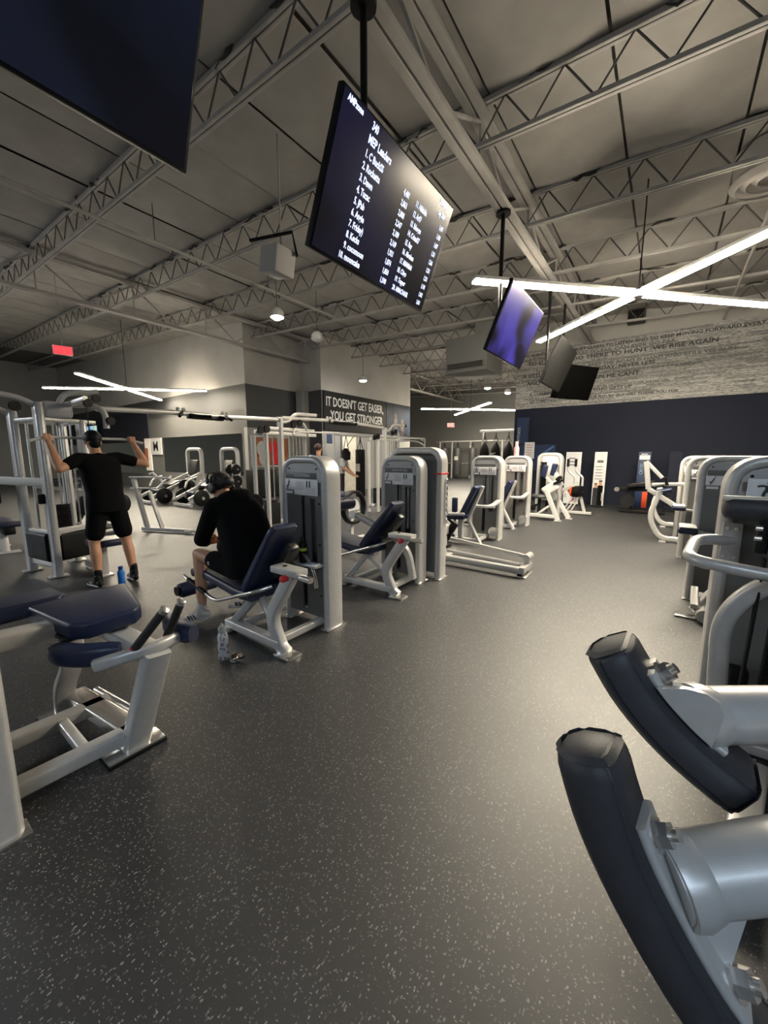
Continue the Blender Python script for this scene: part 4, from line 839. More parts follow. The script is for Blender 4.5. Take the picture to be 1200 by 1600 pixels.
for p0, p1 in (((-1.95, .68, .595), (-1.80, .76, .795)), ((-1.975, .84, .59), (-1.90, .885, .77))):
    p0, p1 = V(p0), V(p1); g = obj('hand_grip', lathe(NB(), p0, [(.019, 0), (.0205, .01), (.0205, (p1-p0).length), (.016, (p1-p0).length+.004)], 14, p1-p0), rubber, t)
    obj('grip_cap', lathe(NB(), p1, [(.0225, -.004), (.0225, .018), (.014, .022)], 14, p1-p0), steel, g); obj('grip_ring', lathe(NB(), p0, [(.0215, .002), (.022, .008), (.0215, .014)], 14, p1-p0), redm, g)

# ------------------------------------------------------------------ cable stations
def pulley(bm, c, r, ax, w_=.03): lathe(bm, c, [(.015, -w_/2), (r, -w_/2), (r*.86, 0), (r, w_/2), (.015, w_/2)], 18, ax)
t = thing('lat_pulldown_station', 'multi station cable tower at the left with the man pulling its bar', 'machine', (-6.3, 1.6, 0))
posts = [(-6.02, 1.36, 2.12), (-6.62, 1.24, 2.06), (-6.15, 1.80, 1.95), (-6.75, 1.75, 2.05)]
for x, y, z in posts:
    obj('post', sweep(NB(), [(x, y, .02), (x, y, z-.06), (x, y, z)], rrect(.085, .20, .038, 4), (1, 0, 0), scale=[1, 1, .8]), silver, t); obj('foot_plate', B((x, y, .01), (.12, .2, .02), None, .005), silver, t)
cr = [((-6.02, 1.36, .56), (-6.15, 1.80, .56), .10), ((-6.02, 1.36, 1.93), (-6.15, 1.95, 1.93), .05), ((-6.62, 1.24, .16), (-6.02, 1.36, .16), .08), ((-6.62, 1.24, .56), (-6.02, 1.36, .56), .05), ((-6.62, 1.05, 1.20), (-6.0, 1.36, 1.18), .10), ((-6.62, 1.24, 1.93), (-6.02, 1.36, 1.93), .05), ((-6.62, 1.24, 1.93), (-6.75, 1.75, 1.93), .06), ((-6.15, 1.8, 1.93), (-6.75, 1.75, 1.93), .06)]
for a, b, h in cr: obj('cross_beam', bar(NB(), [a, b], .06, h), silver, t)
for a, b in (((-6.06, 1.42), (-6.14, 1.76)), ((-6.56, 1.26), (-6.08, 1.34)), ((-6.2, 1.86), (-6.7, 1.8))):
    obj('weight_shroud', bar(NB(), [(a[0], a[1], .37), (b[0], b[1], .37)], .12, .36, r=.04), black, t)
rd = NB()
for x, y in ((-6.25, 1.45), (-6.3, 1.55), (-6.42, 1.32), (-6.48, 1.34), (-6.12, 1.6), (-6.14, 1.68)): cyl(rd, (x, y, .2), (x, y, 1.92), .012, 8)
obj('guide_rods', rd, steel, t); cbm = NB(); cyl(cbm, (-5.62, 1.72, 1.71), (-5.62, 1.72, 2.12), .004, 6); cyl(cbm, (-6.1, 1.55, .6), (-6.1, 1.55, 1.9), .004, 6); obj('cables', cbm, black, t)
st = NB()
for k in range(10): box(st, (-6.28, 1.5, .6+k*.03), (.14, .22, .026), None, .003, 1)
obj('weight_stack', st, stackm, t)
obj('head_plate', slab(NB(), (-6.1, 1.55, 2.05), (1, 0, 0), (0, 1, 0), (0, 0, 1), .22, .30, .20, .05), capm, t)
arms = [[(-6.02, 1.38, 2.06), (-6.02, 1.20, 2.16), (-6.05, .85, 2.20), (-6.05, .5, 2.20)], [(-6.05, 1.55, 2.02), (-6.0, 1.60, 2.25), (-5.9, 1.95, 2.30)], [(-6.1, 1.65, 2.12), (-5.9, 1.86, 2.13), (-5.75, 1.95, 2.05), (-5.72, 1.94, 1.84)], [(-6.62, 1.24, 2.0), (-6.7, 1.0, 2.15), (-6.8, .7, 2.2)]]
for a in arms: obj('curved_arm', tube(NB(), a, .034, 12, .12), silver, t)
for c_, r_ in (((-6.05, 1.17, 2.06), .055), ((-5.66, 1.97, 1.93), .05), ((-5.9, 1.92, 2.22), .05), ((-5.62, 1.74, 2.12), .05)):
    pu = NB(); pulley(pu, c_, r_, (1, .2, 0)); obj('pulley', pu, black, t)
obj('pulley_arm', bar(NB(), [(-6.1, 1.65, 2.12), (-5.62, 1.72, 2.17)], .05, .06), silver, t)
obj('leg_strut', bar(NB(), [(-5.62, 1.72, .02), (-5.62, 1.72, .40)], .09, .09, (0, 1, 0)), silver, t); obj('seat_beam', bar(NB(), [(-6.1, 1.7, .10), (-5.58, 1.72, .10)], .08, .07), silver, t)
obj('seat', slab(NB(), (-5.55, 1.75, .44), (1, 0, 0), (0, 1, 0), (0, 0, 1), .34, .36, .09, .035), navy, t); obj('foot_plate', B((-5.62, 1.72, .01), (.16, .16, .02), None, .005), silver, t)
ds = NB(); box(ds, (-6.0, 1.30, .985), (.05, .10, .12), None, .02); obj('holder', ds, black, t); obj('notice_sticker', B((-5.975, 1.36, 1.18), (.004, .07, .10), None, .001), paper, t)
obj('side_pad', slab(NB(), (-6.8, 1.0, 1.05), (1, 0, 0), (0, 1, 0), (0, 0, 1), .3, .10, .30, .03), navy, t)
lb = thing('lat_bar', 'long white pulldown bar held overhead by the man', 'bar', (-5.45, 1.68, 1.70))
obj('bar_tube', tube(NB(), [(-5.42, 1.13, 1.655), (-5.45, 1.26, 1.70), (-5.47, 2.05, 1.70), (-5.42, 2.22, 1.655)], .016, 10, .06), white, lb); obj('cable_clip', lathe(NB(), (-5.47, 1.68, 1.70), [(.012, 0), (.014, .03), (.006, .06)], 10), steel, lb)
obj('clip_strap', bar(NB(), [(-5.47, 1.68, 1.75), (-5.60, 1.715, 2.08)], .008, .008), black, lb)

def cable_station(a0, label, x=-6.2):
    t = thing('cable_station', label, 'machine', (x, a0, 0), 'cable stations behind the left row')
    obj('post', sweep(NB(), [(x, a0, .02), (x, a0, 2.22)], rrect(.085, .13, .03, 4), (1, 0, 0)), silver, t); obj('foot_plate', B((x, a0, .01), (.14, .2, .02), None, .005), silver, t); obj('post_cap', B((x, a0, 2.23), (.10, .15, .03), None, .01), silver, t)
    for da, dx, h in ((-.55, -.1, 1.86), (-.42, .1, 1.90), (.72, -.1, 1.98)):
        obj('round_post', cyl(NB(), (x+dx, a0+da, .02), (x+dx, a0+da, h), .042, 14), silver if da < 0 else mat('grey_post', (.30, .30, .30), .4, .2), t)
    for z, y0, y1 in ((1.93, -.62, .95), (.20, -.6, .8), (2.02, -.3, .9)): obj('cross_beam', bar(NB(), [(x, a0+y0, z), (x, a0+y1, z)], .05, .07), silver, t)
    rd = NB()
    for k in range(6): cyl(rd, (x+.05, a0+.18+.09*k, .2), (x+.05, a0+.18+.09*k, 1.9), .012, 8)
    for k in range(3): cyl(rd, (x-.05, a0-.36+.10*k, .2), (x-.05, a0-.36+.10*k, 1.9), .012, 8)
    obj('guide_rods', rd, steel, t)
    for da in (-.3, .40):
        st = NB()
        for k in range(14): box(st, (x, a0+da, .24+k*.03), (.14, .24, .026), None, .003, 1)
        obj('weight_stack', st, stackm, t); obj('shroud', slab(NB(), (x+.09, a0+da, .38), (1, 0, 0), (0, 1, 0), (0, 0, 1), .03, .3, .42, .01), black, t)
    obj('curved_arm', tube(NB(), [(x, a0+.02, 2.16), (x, a0+.22, 2.18), (x, a0+.38, 2.34), (x, a0+1.0, 2.36)], .036, 12, .14), silver, t); obj('arm_cap', cyl(NB(), (x, a0+.98, 2.36), (x, a0+1.05, 2.36), .042), black, t)
    obj('curved_arm', tube(NB(), [(x+.02, a0+.3, 1.95), (x+.02, a0+.42, 2.18), (x+.02, a0+.62, 2.16), (x+.02, a0+.72, 1.9)], .028, 12, .12), silver, t)
    for da, z in ((-.5, 1.97), (-.36, 2.0), (.3, 2.12), (.46, 2.16)):
        pu = NB(); pulley(pu, (x+.06, a0+da, z), .07, (1, .1, 0)); obj('pulley', pu, black, t)
    hb = obj('pulldown_bar', tube(NB(), [(x+.35, a0+.02, 1.90), (x+.35, a0+.2, 1.96), (x+.35, a0+1.3, 1.99), (x+.35, a0+1.46, 1.93)], .017, 10, .08), white, t)
    cc = NB(); cyl(cc, (x+.35, a0+.75, 1.98), (x+.1, a0+.6, 2.2), .005, 6); obj('cable', cc, black, t)
    sp = NB(); slab(sp, (x+.5, a0+.4, .46), (1, 0, 0), (0, 1, 0), (0, 0, 1), .34, .36, .09, .03); obj('seat', sp, navy, t); obj('seat_post', bar(NB(), [(x+.5, a0+.4, .02), (x+.5, a0+.4, .44)], .08, .08, (0, 1, 0)), silver, t); obj('base_beam', bar(NB(), [(x, a0+.4, .05), (x+.55, a0+.4, .05)], .08, .07), silver, t)
    return t
cable_station(5.05, 'cable station rising behind the seated hooded person')
cable_station(8.55, 'cable station rising behind the leg curl tower')
for a0, a1, z0, z1, lab in ((2.0, 5.0, 2.12, 2.20, 'long pull up beam with black grips, left of the cable stations'), (5.1, 8.5, 2.24, 2.24, 'long pull up beam with black grips between the cable stations')):
    t = thing('pull_up_bar', lab, 'beam', (-6.2, (a0+a1)/2, z0)); m = (a0+a1)/2
    obj('beam_tube', bar(NB(), [(-6.2, a0, z0), (-6.2, m-.5, z0+.04), (-6.2, m+.5, z0+.04), (-6.2, a1, z1)], .07, .07, f=.2, r=.025), silver, t)
    g = NB()
    for s in (-1, 1):
        tube(g, [(-6.15, m-.25*s, z0+.02), (-5.9, m-.25*s, z0-.02), (-5.8, m-.10*s, z0-.02)], .028, 10, .06)
        tube(g, [(-6.2, m+.35*s, z0+.06), (-6.1, m+.45*s, z0-.02)], .025, 10)
    box(g, (-6.15, m, z0-.02), (.10, .6, .04), None, .015); obj('grips', g, black, t)
    b = NB()
    for s in (-.42, -.33, .33, .42): ball(b, (-6.2, m+s, z0+.10), .03)
    obj('end_knobs', b, white, t)
t = thing('rope_stand', 'pale long bar station with a curved steel bar behind the wide arched machine', 'bar', (-7.2, 10.5, 0))
obj('bar_tube', tube(NB(), [(-7.0, 10.2, 1.86), (-7.0, 10.5, 1.99), (-7.0, 11.6, 1.99), (-7.0, 12.1, 1.84)], .026, 10, .2), white, t); obj('stand_frame', sweep(NB(), fil([(-7.05, 10.3, .02), (-7.05, 10.3, 2.1), (-7.05, 12.2, 2.1), (-7.05, 12.2, .02)], .08), rrect(.05, .05), (1, 0, 0)), silver, t)
c = NB(); cyl(c, (-7.0, 11.1, 1.99), (-7.05, 11.1, 2.1), .01, 6); obj('bar_hook', c, steel, t)

# ------------------------------------------------------------------ far left plate machines before the mirror
def plate(bm, c, r, ax, th=.05): lathe(bm, c, [(.03, -th/2), (r*.9, -th/2), (r, -th*.3), (r, th*.3), (r*.9, th/2), (.03, th/2)], 18, ax)
def plate_machine(x, y, label):
    t = thing('leg_press_machine', label, 'machine', (x, y, 0), 'plate machines before the mirror')
    obj('arch_frame', sweep(NB(), fil([(x-.55, y+.9, .02), (x-.55, y+.9, 1.72), (x+.35, y+.9, 1.72), (x+.35, y+.9, .02)], .22, 7), rrect(.10, .12, .03), (0, 1, 0)), silver, t)
    obj('back_board', slab(NB(), (x-.12, y+.8, .9), (1, 0, 0), (0, .9, -.25), (0, .25, .9), .50, .10, .95, .04), blackm, t)
    r = NB()
    for s in (-.35, .35): bar(r, [(x+s, y+.9, .95), (x+s, y-.75, .25)], .07, .09)
    bar(r, [(x-.5, y-.75, .08), (x+.5, y-.75, .08)], .08, .08); bar(r, [(x, y-.75, .06), (x, y+.9, .06)], .09, .08); bar(r, [(x-.5, y+.3, .3), (x-.75, y-.2, .95), (x-.95, y-.2, .9)], .06, .06); obj('base_frame', r, silver, t)
    obj('sled', slab(NB(), (x, y+.05, .62), (1, 0, 0), (0, .9, .4), (0, -.4, .9), .62, .34, .10, .03), blackm, t)
    for s in (-1, 1):
        p = NB(); plate(p, (x+s*.52, y-.45, .28), .24, (1, 0, 0), .08); obj('weight_plate', p, black, t)
        p = NB(); plate(p, (x+s*.50, y+.2, .55), .20, (1, 0, 0), .10); obj('weight_plate', p, black, t)
        p = NB(); cyl(p, (x+s*.40, y-.45, .28), (x+s*.62, y-.45, .28), .045, 12); obj('plate_peg', p, steel, t)
        p = NB(); tube(p, [(x+s*.30, y-.1, .85), (x+s*.42, y-.35, .75), (x+s*.30, y-.5, .55)], .03, 8, .1); obj('side_handle', p, silver, t)
    obj('seat', slab(NB(), (x, y-.35, .40), (1, 0, 0), (0, 1, 0), (0, 0, 1), .45, .40, .09, .03), navy, t)
    return t
plate_machine(-12.9, 6.0, 'white plate loaded machine before the mirror, left one of the pair')
plate_machine(-11.3, 6.3, 'white plate loaded machine before the mirror, right one beside the hooded head')
t = thing('plate_tree', 'black weight plate tree in front of the mirror, right of the plate machines', 'rack', (-10.3, 6.6, 0))
r = NB(); bar(r, [(-10.3, 6.6, .05), (-10.3, 6.6, 1.25)], .07, .07, (0, 1, 0)); bar(r, [(-10.7, 6.6, .05), (-9.9, 6.6, .05)], .08, .08); obj('stand', r, silver, t)
for k, z in enumerate((.4, .75, 1.1)):
    for s in (-1, 1):
        p = NB(); plate(p, (-10.3+s*.14, 6.6, z), .21-.03*k, (1, 0, 0), .09); obj('weight_plate', p, black, t)
    obj('storage_peg', cyl(NB(), (-10.55, 6.6, z), (-10.05, 6.6, z), .025), steel, t)
def bench(x, y, lab):
    t = thing('flat_bench', lab, 'bench', (x, y, 0))
    obj('seat', slab(NB(), (x-.1, y-.1, .46), (1, .1, 0), (-.1, 1, 0), (0, 0, 1), .95, .34, .09, .03), navy, t)
    obj('leg', bar(NB(), [(x+.2, y-.1, .02), (x+.1, y-.1, .42)], .07, .10, (0, 1, 0)), silver, t); obj('leg', bar(NB(), [(x-.5, y-.1, .02), (x-.4, y-.1, .42)], .07, .10, (0, 1, 0)), silver, t)
    obj('foot_plate', B((x+.2, y-.1, .012), (.14, .34, .024), None, .006), silver, t); obj('foot_plate', B((x-.5, y-.1, .012), (.14, .34, .024), None, .006), silver, t); obj('hinge_box', B((x+.25, y-.05, .36), (.22, .14, .12), None, .02), black, t)
bench(-8.35, 1.35, 'navy flat bench behind the lat station at the left edge')
t = thing('low_row_machine', 'white low frame with handle arms behind the standing man', 'machine', (-8.5, 3.6, 0))
r = NB(); bar(r, [(-8.4, 3.3, .05), (-7.3, 3.75, .05)], .07, .07); bar(r, [(-8.3, 3.35, .05), (-8.5, 3.25, 1.05)], .10, .07, (0, 1, 0)); bar(r, [(-8.0, 3.5, .05), (-8.2, 3.4, .8)], .05, .08, (0, 1, 0)); bar(r, [(-7.35, 3.6, .05), (-7.25, 3.95, .05)], .05, .05); obj('frame', r, mat('grey_post', (.30, .30, .30), .4, .2), t)
r = NB()
for z in (1.08, .86): bar(r, [(-8.55, 3.2, z), (-8.1, 3.5, z)], .045, .03)
bar(r, [(-8.1, 3.5, 1.08), (-7.8, 3.65, 1.05)], .04, .04); obj('handle_arms', r, white, t)
t = thing('preacher_machine', 'black and silver machine half hidden behind the lat station', 'machine', (-9.8, 2.6, 0))
r = NB(); bar(r, [(-9.9, 2.2, .05), (-9.3, 3.2, .05)], .08, .08); bar(r, [(-9.7, 2.4, .05), (-10, 2.6, 1.3)], .1, .1, (0, 1, 0)); bar(r, [(-9.4, 3, .05), (-9.7, 2.9, 1.0)], .07, .07, (0, 1, 0)); bar(r, [(-10.1, 2.1, .9), (-9.5, 3.1, .7)], .06, .08); obj('frame', r, silver, t)
for k in range(5):
    p = NB(); plate(p, (-9.5+.1*k, 2.5+.18*k, .35+.16*(k % 3)), .2, (1, .4, 0), .07); obj('weight_plate', p, black, t)
obj('pad', slab(NB(), (-9.9, 2.5, .95), (1, 0, .3), (0, 1, 0), (-.3, 0, 1), .5, .5, .1, .03), navy, t)

# ------------------------------------------------------------------ punching bags
def bag(x, y, top, bot, r, lab, m, grp, tear=False, labm=None):
    t = thing('punching_bag', lab, 'punching bag', (x, y, bot), grp)
    h = top-bot
    pr = [(r*.3, 0), (r*.9, .03), (r, .10), (r, h*.62), (r*.86, h*.78), (r*.5, h*.92), (r*.2, h)] if tear else [(r*.4, 0), (r*.95, .02), (r, .06), (r, h-.06), (r*.95, h-.02), (r*.3, h)]
    obj('bag_body', lathe(NB(), (x, y, bot), pr, 18), m, t)
    c = NB()
    for k in range(4):
        q = (x+r*.6*cos(k*pi/2+.7), y+r*.6*sin(k*pi/2+.7), top-.02); cyl(c, q, (x, y, top+.32), .012, 6)
    cyl(c, (x, y, top+.3), (x, y, top+.42), .02, 8); obj('hanging_straps', c, black, t)
    if labm: obj('bag_label', B((x+.02, y-r-.002, bot+h*.62), (r*1.1, .012, .25)), labm, t, smooth=False)
    return t
gb = mat('charcoal_leather', (.05, .05, .055), .45)
for i, (x, lab) in enumerate(((-11.95, 'charcoal punching bag on the far rack, first from the left'), (-11.0, 'charcoal punching bag on the far rack with a white label, middle one'), (-9.95, 'charcoal punching bag on the far rack, third from the left'))):
    bag(x, 23.3, 2.0, .25, .24, lab, gb, 'grey punching bags on the far rack', False, white if i == 1 else None)
rk = thing('bag_rack', 'grey pipe rack standing along the far wall for the punching bags', 'rack', (-10.5, 23.6, 0))
for x in (-12.5, -11.6, -10.3, -9.5, -8.2): obj('post', cyl(NB(), (x, 23.7, 0), (x, 23.7, 2.45), .06, 10), silver, rk)
for z in (2.42, 1.0): obj('rail', bar(NB(), [(-12.8, 23.7, z), (-7.8, 23.7, z)], .05, .07), mat('grey_post', (.3, .3, .3), .4, .2), rk)
obj('rail', bar(NB(), [(-12.2, 23.3, 2.42), (-8.4, 23.3, 2.42)], .05, .07), silver, rk)
for i, (x, lab) in enumerate(((-7.10, 'black teardrop punching bag near the corner, left of three'), (-6.55, 'black teardrop punching bag with white letters, middle of three'), (-5.95, 'black teardrop punching bag with a strap, right of three'))):
    t = bag(x, 18, 2.15, .8, .22, lab, black, 'black punching bags near the corner', True)
    if i == 1: text('bag_letters', 'PC', (x-.16, 17.765, 1.48), (1, 0, 0), (0, 0, 1), .22, white, t, .9, .003, 'LEFT', .006)
t = thing('bag_stand', 'white frame carrying the three black punching bags', 'rack', (-6.4, 18, 0))
obj('top_beam', bar(NB(), [(-7.35, 18, 2.66), (-5.35, 18, 2.66)], .09, .12), silver, t); obj('post', bar(NB(), [(-5.4, 18, 0), (-5.4, 18, 2.66)], .10, .08, (0, 1, 0)), silver, t); obj('post', bar(NB(), [(-7.3, 18.3, 0), (-7.3, 18.3, 2.66)], .06, .08, (0, 1, 0)), silver, t)
bag(-8.2, 9.95, 1.72, .12, .16, 'tall black heavy bag with a white emblem between the towers', black, 'dark heavy bags in the middle', False, white)
t = thing('bag_stand', 'grey frame with straps holding the tall black heavy bag', 'rack', (-8.2, 10, 0))
obj('top_beam', bar(NB(), [(-8.2, 8.7, 2.14), (-8.2, 11.2, 2.14)], .06, .07), silver, t); obj('post', bar(NB(), [(-8.2, 11.2, 0), (-8.2, 11.2, 2.14)], .06, .06, (1, 0, 0)), silver, t); obj('post', bar(NB(), [(-8.2, 8.7, 0), (-8.2, 8.7, 2.14)], .05, .05, (1, 0, 0)), silver, t)
c = NB()
for q in ((9.1, 1.65), (9.35, 1.65)): cyl(c, (-8.2, 9.25, 2.12), (-8.18, q[0], q[1]), .012, 6)
cyl(c, (-8.2, 9.6, 2.1), (-8.2, 9.3, 1.8), .012, 6); obj('trainer_straps', c, black, t); sx_ = NB(); lathe(sx_, (-8.18, 9.22, 1.35), [(.03, 0), (.14, .02), (.15, .25), (.05, .38)], 14); obj('strap_bag', sx_, black, t)
t = thing('wheel_machine', 'white machine with a big black wheel and red knob behind the leg extension tower', 'machine', (-4.5, 5.0, 0))
w_ = NB(); sweep(w_, [(-4.3+.02, 5.0+.27*cos(2*pi*k/28), .62+.27*sin(2*pi*k/28)) for k in range(28)], rrect(.05, .10, .015), (1, 0, 0), closed=True); obj('black_wheel', w_, black, t)
obj('wheel_disc', lathe(NB(), (-4.3, 5.0, .62), [(.02, -.03), (.15, -.03), (.15, .03), (.02, .03)], 22, (1, 0, 0)), capm, t)
f = NB(); bar(f, [(-4.3, 5.0, .62), (-4.5, 4.6, .9), (-4.55, 4.6, 1.15)], .07, .07, (0, 1, 0)); bar(f, [(-4.3, 4.6, .05), (-4.3, 5.3, .05)], .08, .08); bar(f, [(-4.35, 5.0, .05), (-4.35, 5.0, .6)], .08, .08, (0, 1, 0)); obj('frame', f, silver, t)
obj('pad', padline(NB(), (-4.6, 4.6, .78), (-4.25, 4.6, .88), .30, .10), navy, t); k = NB(); ball(k, (-4.3, 4.55, .97), .035); obj('red_knob', k, redm, t)

# ------------------------------------------------------------------ people
def hand(bm, wrist, dirv, palm_n, curl=1.0, s=1.0, side=1):
    # palm plus four unequal bent fingers and a thumb off the palm's side; curl 0 straight .. 1 closed
    d = V(dirv).normalized(); n = V(palm_n); n = (n-d*n.dot(d)).normalized(); l = d.cross(n)*side
    wv = V(wrist)
    for k in (-.028, -.01, .01, .028): cap(bm, wv+l*k*.6*s, wv+d*.085*s+l*k*s, .014*s)
    for i, (off, ln) in enumerate(((-.033, .070), (-.011, .082), (.011, .077), (.032, .058))):
        p = wv+d*.088*s+l*off*s; ang = 0
        for seg, q in ((.45, 70), (.33, 80), (.22, 60)):
            ang += q*curl; v = d*cos(R(ang))+n*sin(R(ang)); e = p+v*ln*seg*s*1.05; cap(bm, p, e, .0092*s, .0085*s); p = e
    p = wv+d*.025*s-l*.032*s+n*.005; e = p+(d*.6-l*.6+n*.5*curl)*.04*s; cap(bm, p, e, .0125*s, .0105*s); cap(bm, e, e+(d*.7+n*.7*curl+l*.35*curl)*.034*s, .0102*s, .009*s)
def head(bm, c, f, up=(0, 0, 1)):
    f = V(f).normalized(); u = V(up); u = (u-f*u.dot(f)).normalized(); s = f.cross(u)
    rot = Matrix((f, s, u)).transposed(); c = V(c)
    ball(bm, c+u*.018-f*.008, .1, (.98, .76, .98), rot, 3); ball(bm, c-u*.045+f*.030, .068, (.9, .85, 1.0), rot, 3); ball(bm, c-u*.085+f*.055, .030, (1, 1, .8), rot)
    cap(bm, c+f*.092-u*.002, c+f*.112-u*.032, .009, .014)
    for q in (-1, 1):
        ball(bm, c+s*q*.078-f*.008-u*.012, .030, (.55, .25, 1), rot); cap(bm, c+f*.085+s*q*.035+u*.016, c+f*.09+s*q*.012+u*.018, .010)
    cap(bm, c+f*.090+s*.02-u*.058, c+f*.090-s*.02-u*.058, .009)
    return f, u, s
def face_bits(c, f, u, s, parent):
    e = NB(); c = V(c)
    for q in (-1, 1): ball(e, c+f*.0865+s*q*.032+u*.002, .0125)
    obj('eyes', e, white, parent); e = NB()
    for q in (-1, 1): ball(e, c+f*.096+s*q*.032+u*.002, .006)
    obj('pupils', e, ink, parent)
def shoe(heel, toe, m, parent, label=None, h=.09, pitch=None):
    heel, toe = V(heel), V(toe); d = (toe-heel).normalized(); L_ = (toe-heel).length; s = d.cross(V(0, 0, 1)).normalized(); u = s.cross(d)
    b = NB()
    for k, (t_, wd, hh) in enumerate(((.06, .034, .055), (.2, .037, .062), (.45, .039, .050), (.7, .044, .034), (.88, .036, .028))):
        p = heel+d*L_*t_+u*hh*.75; ball(b, p, 1, (.055, wd, hh*.8), Matrix((d, s, u)).transposed(), 2)
    cap(b, heel+d*L_*.2+u*.06, heel+d*L_*.18+u*.105, .040, .038)
    o = remesh('shoe', b, .007, m, parent, label, 3)
    so = NB(); pts = [heel+d*L_*t_+u*.014 for t_ in (-.02, .1, .35, .6, .85, 1.0)]
    sweep(so, pts, rrect(.09, .026, .011), u, scale=[.55, .78, .82, .96, .88, .45]); obj('sole', so, white, o)
    return o, d, s, u
def stripes(o, heel, d, s, u, L_, m):
    b = NB()
    for q in (-1, 1):
        for t_ in (.35, .45, .55): bar(b, [V(heel)+d*L_*t_+s*q*.038+u*.025, V(heel)+d*L_*(t_+.08)+s*q*.030+u*.06], .012, .008)
    obj('side_stripes', b, m, o)

# standing man at the lat bar, seen from behind, facing -X
man = thing('person', 'standing person in black T-shirt, black shorts and cap pulling a bar overhead, seen from behind', 'person', (-5.22, 1.66, 0))
J = dict(hd=(-5.33, 1.655, 1.665), nk=(-5.27, 1.665, 1.53), ch=(-5.24, 1.67, 1.32), wa=(-5.21, 1.68, 1.08), pv=(-5.18, 1.68, .95),
         shL=(-5.26, 1.485, 1.465), elL=(-5.18, 1.29, 1.36), haL=(-5.40, 1.275, 1.645), shR=(-5.26, 1.86, 1.475), elR=(-5.18, 2.125, 1.40), haR=(-5.40, 2.10, 1.645),
         hpL=(-5.18, 1.59, .92), knL=(-5.22, 1.53, .51), anL=(-5.16, 1.515, .10), hpR=(-5.18, 1.77, .92), knR=(-5.17, 1.835, .51), anR=(-5.10, 1.86, .10))
J = {k: V(v) for k, v in J.items()}
b = NB(); f_, u_, s_ = head(b, J['hd'], (-1, .12, -.05))
cap(b, J['nk']-V(0, 0, .05), J['hd']-V(-.02, 0, .07), .060, .054); cap(b, J['ch'], J['wa'], .065); cap(b, J['wa'], J['pv'], .065)
for q in 'LR':
    cap(b, J['nk']-V(0, 0, .05), J['sh'+q], .05, .055); cap(b, J['sh'+q], J['el'+q], .058, .046); m_ = J['el'+q].lerp(J['ha'+q], .3); cap(b, J['el'+q], m_, .046, .050); cap(b, m_, J['ha'+q], .050, .031)
    hand(b, J['ha'+q], (-.35, 0, 1), (-1, 0, -.3), 1.0, 1.0, 1 if q == 'L' else -1)
    cap(b, J['hp'+q], J['kn'+q], .085, .058); c1 = J['kn'+q].lerp(J['an'+q], .3)+V(.018, 0, 0); cap(b, J['kn'+q], c1, .054, .058); cap(b, c1, J['an'+q], .056, .038); cap(b, J['an'+q], J['an'+q]+V(-.12, 0, -.05), .035, .03)
body = remesh('body', b, .0085, skin, man); face_bits(J['hd'], f_, u_, s_, man)
b = NB()
def loft(bm, rows, n=24, power=2.4):
    out = []
    for i in range(len(rows)-1):
        for k in range(4):
            t_ = k/4; out.append([p+(q-p)*t_ for p, q in zip(rows[i], rows[i+1])])
    out.append(list(rows[-1])); rings = []
    for x, y, z, dx, dy, tx in out:
        rings.append([bm.verts.new((x+dx*math.copysign(abs(cos(2*pi*k/n))**(2/power), cos(2*pi*k/n)), y+dy*math.copysign(abs(sin(2*pi*k/n))**(2/power), sin(2*pi*k/n)), z+tx*cos(2*pi*k/n))) for k in range(n)])
    for A, B_ in zip(rings, rings[1:]):
        for k in range(n): bm.faces.new((A[k], A[(k+1) % n], B_[(k+1) % n], B_[k]))
    bm.faces.new(rings[0][::-1]); bm.faces.new(rings[-1]); bmesh.ops.recalc_face_normals(bm, faces=bm.faces)
loft(b, [(-5.19, 1.68, .86, .135, .195, 0), (-5.19, 1.68, .95, .135, .195, 0), (-5.20, 1.68, 1.08, .130, .180, 0), (-5.22, 1.675, 1.25, .130, .195, 0), (-5.235, 1.67, 1.38, .125, .205, 0), (-5.25, 1.67, 1.46, .105, .19, 0), (-5.26, 1.67, 1.505, .07, .11, 0)])
cap(b, J['nk']-V(0, 0, .055), J['nk']-V(0, 0, .085), .075)
for q in 'LR':
    cap(b, V(-5.25, 1.67, 1.44), J['sh'+q], .075, .072); e = J['sh'+q].lerp(J['el'+q], .55); cap(b, J['sh'+q], e, .072, .066)
remesh('t_shirt', b, .010, blackcloth, man, None, 5)
b = NB(); ball(b, (-5.19, 1.68, .93), 1, (.125, .175, .12), None, 3)
for q in 'LR': e = J['hp'+q].lerp(J['kn'+q], .72); cap(b, J['hp'+q], e, .100, .098); cap(b, e, e+(J['kn'+q]-J['hp'+q])*.03, .098, .094)
remesh('shorts', b, .011, blackcloth, man, None, 4)
b = NB(); c_ = J['hd']; ball(b, c_+V(.006, 0, .035), .108, (1, .80, .85), None, 3); cap(b, c_+V(.06, 0, -.005), c_+V(.055, 0, -.03), .058); obj('cap_and_hair', b, black, man)
b = NB(); slab(b, c_+V(-.13, .012, .035), (1, 0, -.12), (0, 1, 0), (.12, 0, 1), .10, .13, .012, .005); obj('cap_peak', b, black, man)
b = NB()
for q in (-1, 1): tube(b, [c_+V(.0, .08*q, .005), c_+V(-.07, .075*q, .008)], .004, 6)
obj('glasses_arms', b, white, man)
for q, hl, to in (('L', (-5.09, 1.505, .012), (-5.35, 1.475, .012)), ('R', (-5.03, 1.85, .012), (-5.30, 1.875, .012))):
    o, d, s, u = shoe(hl, to, black, man); stripes(o, hl, d, s, u, .27, white)
    k = NB(); cap(k, J['an'+q]+V(0, 0, -.03), J['an'+q]+V(0, 0, .09), .045, .043); remesh('sock', k, .009, black, man, None, 2)

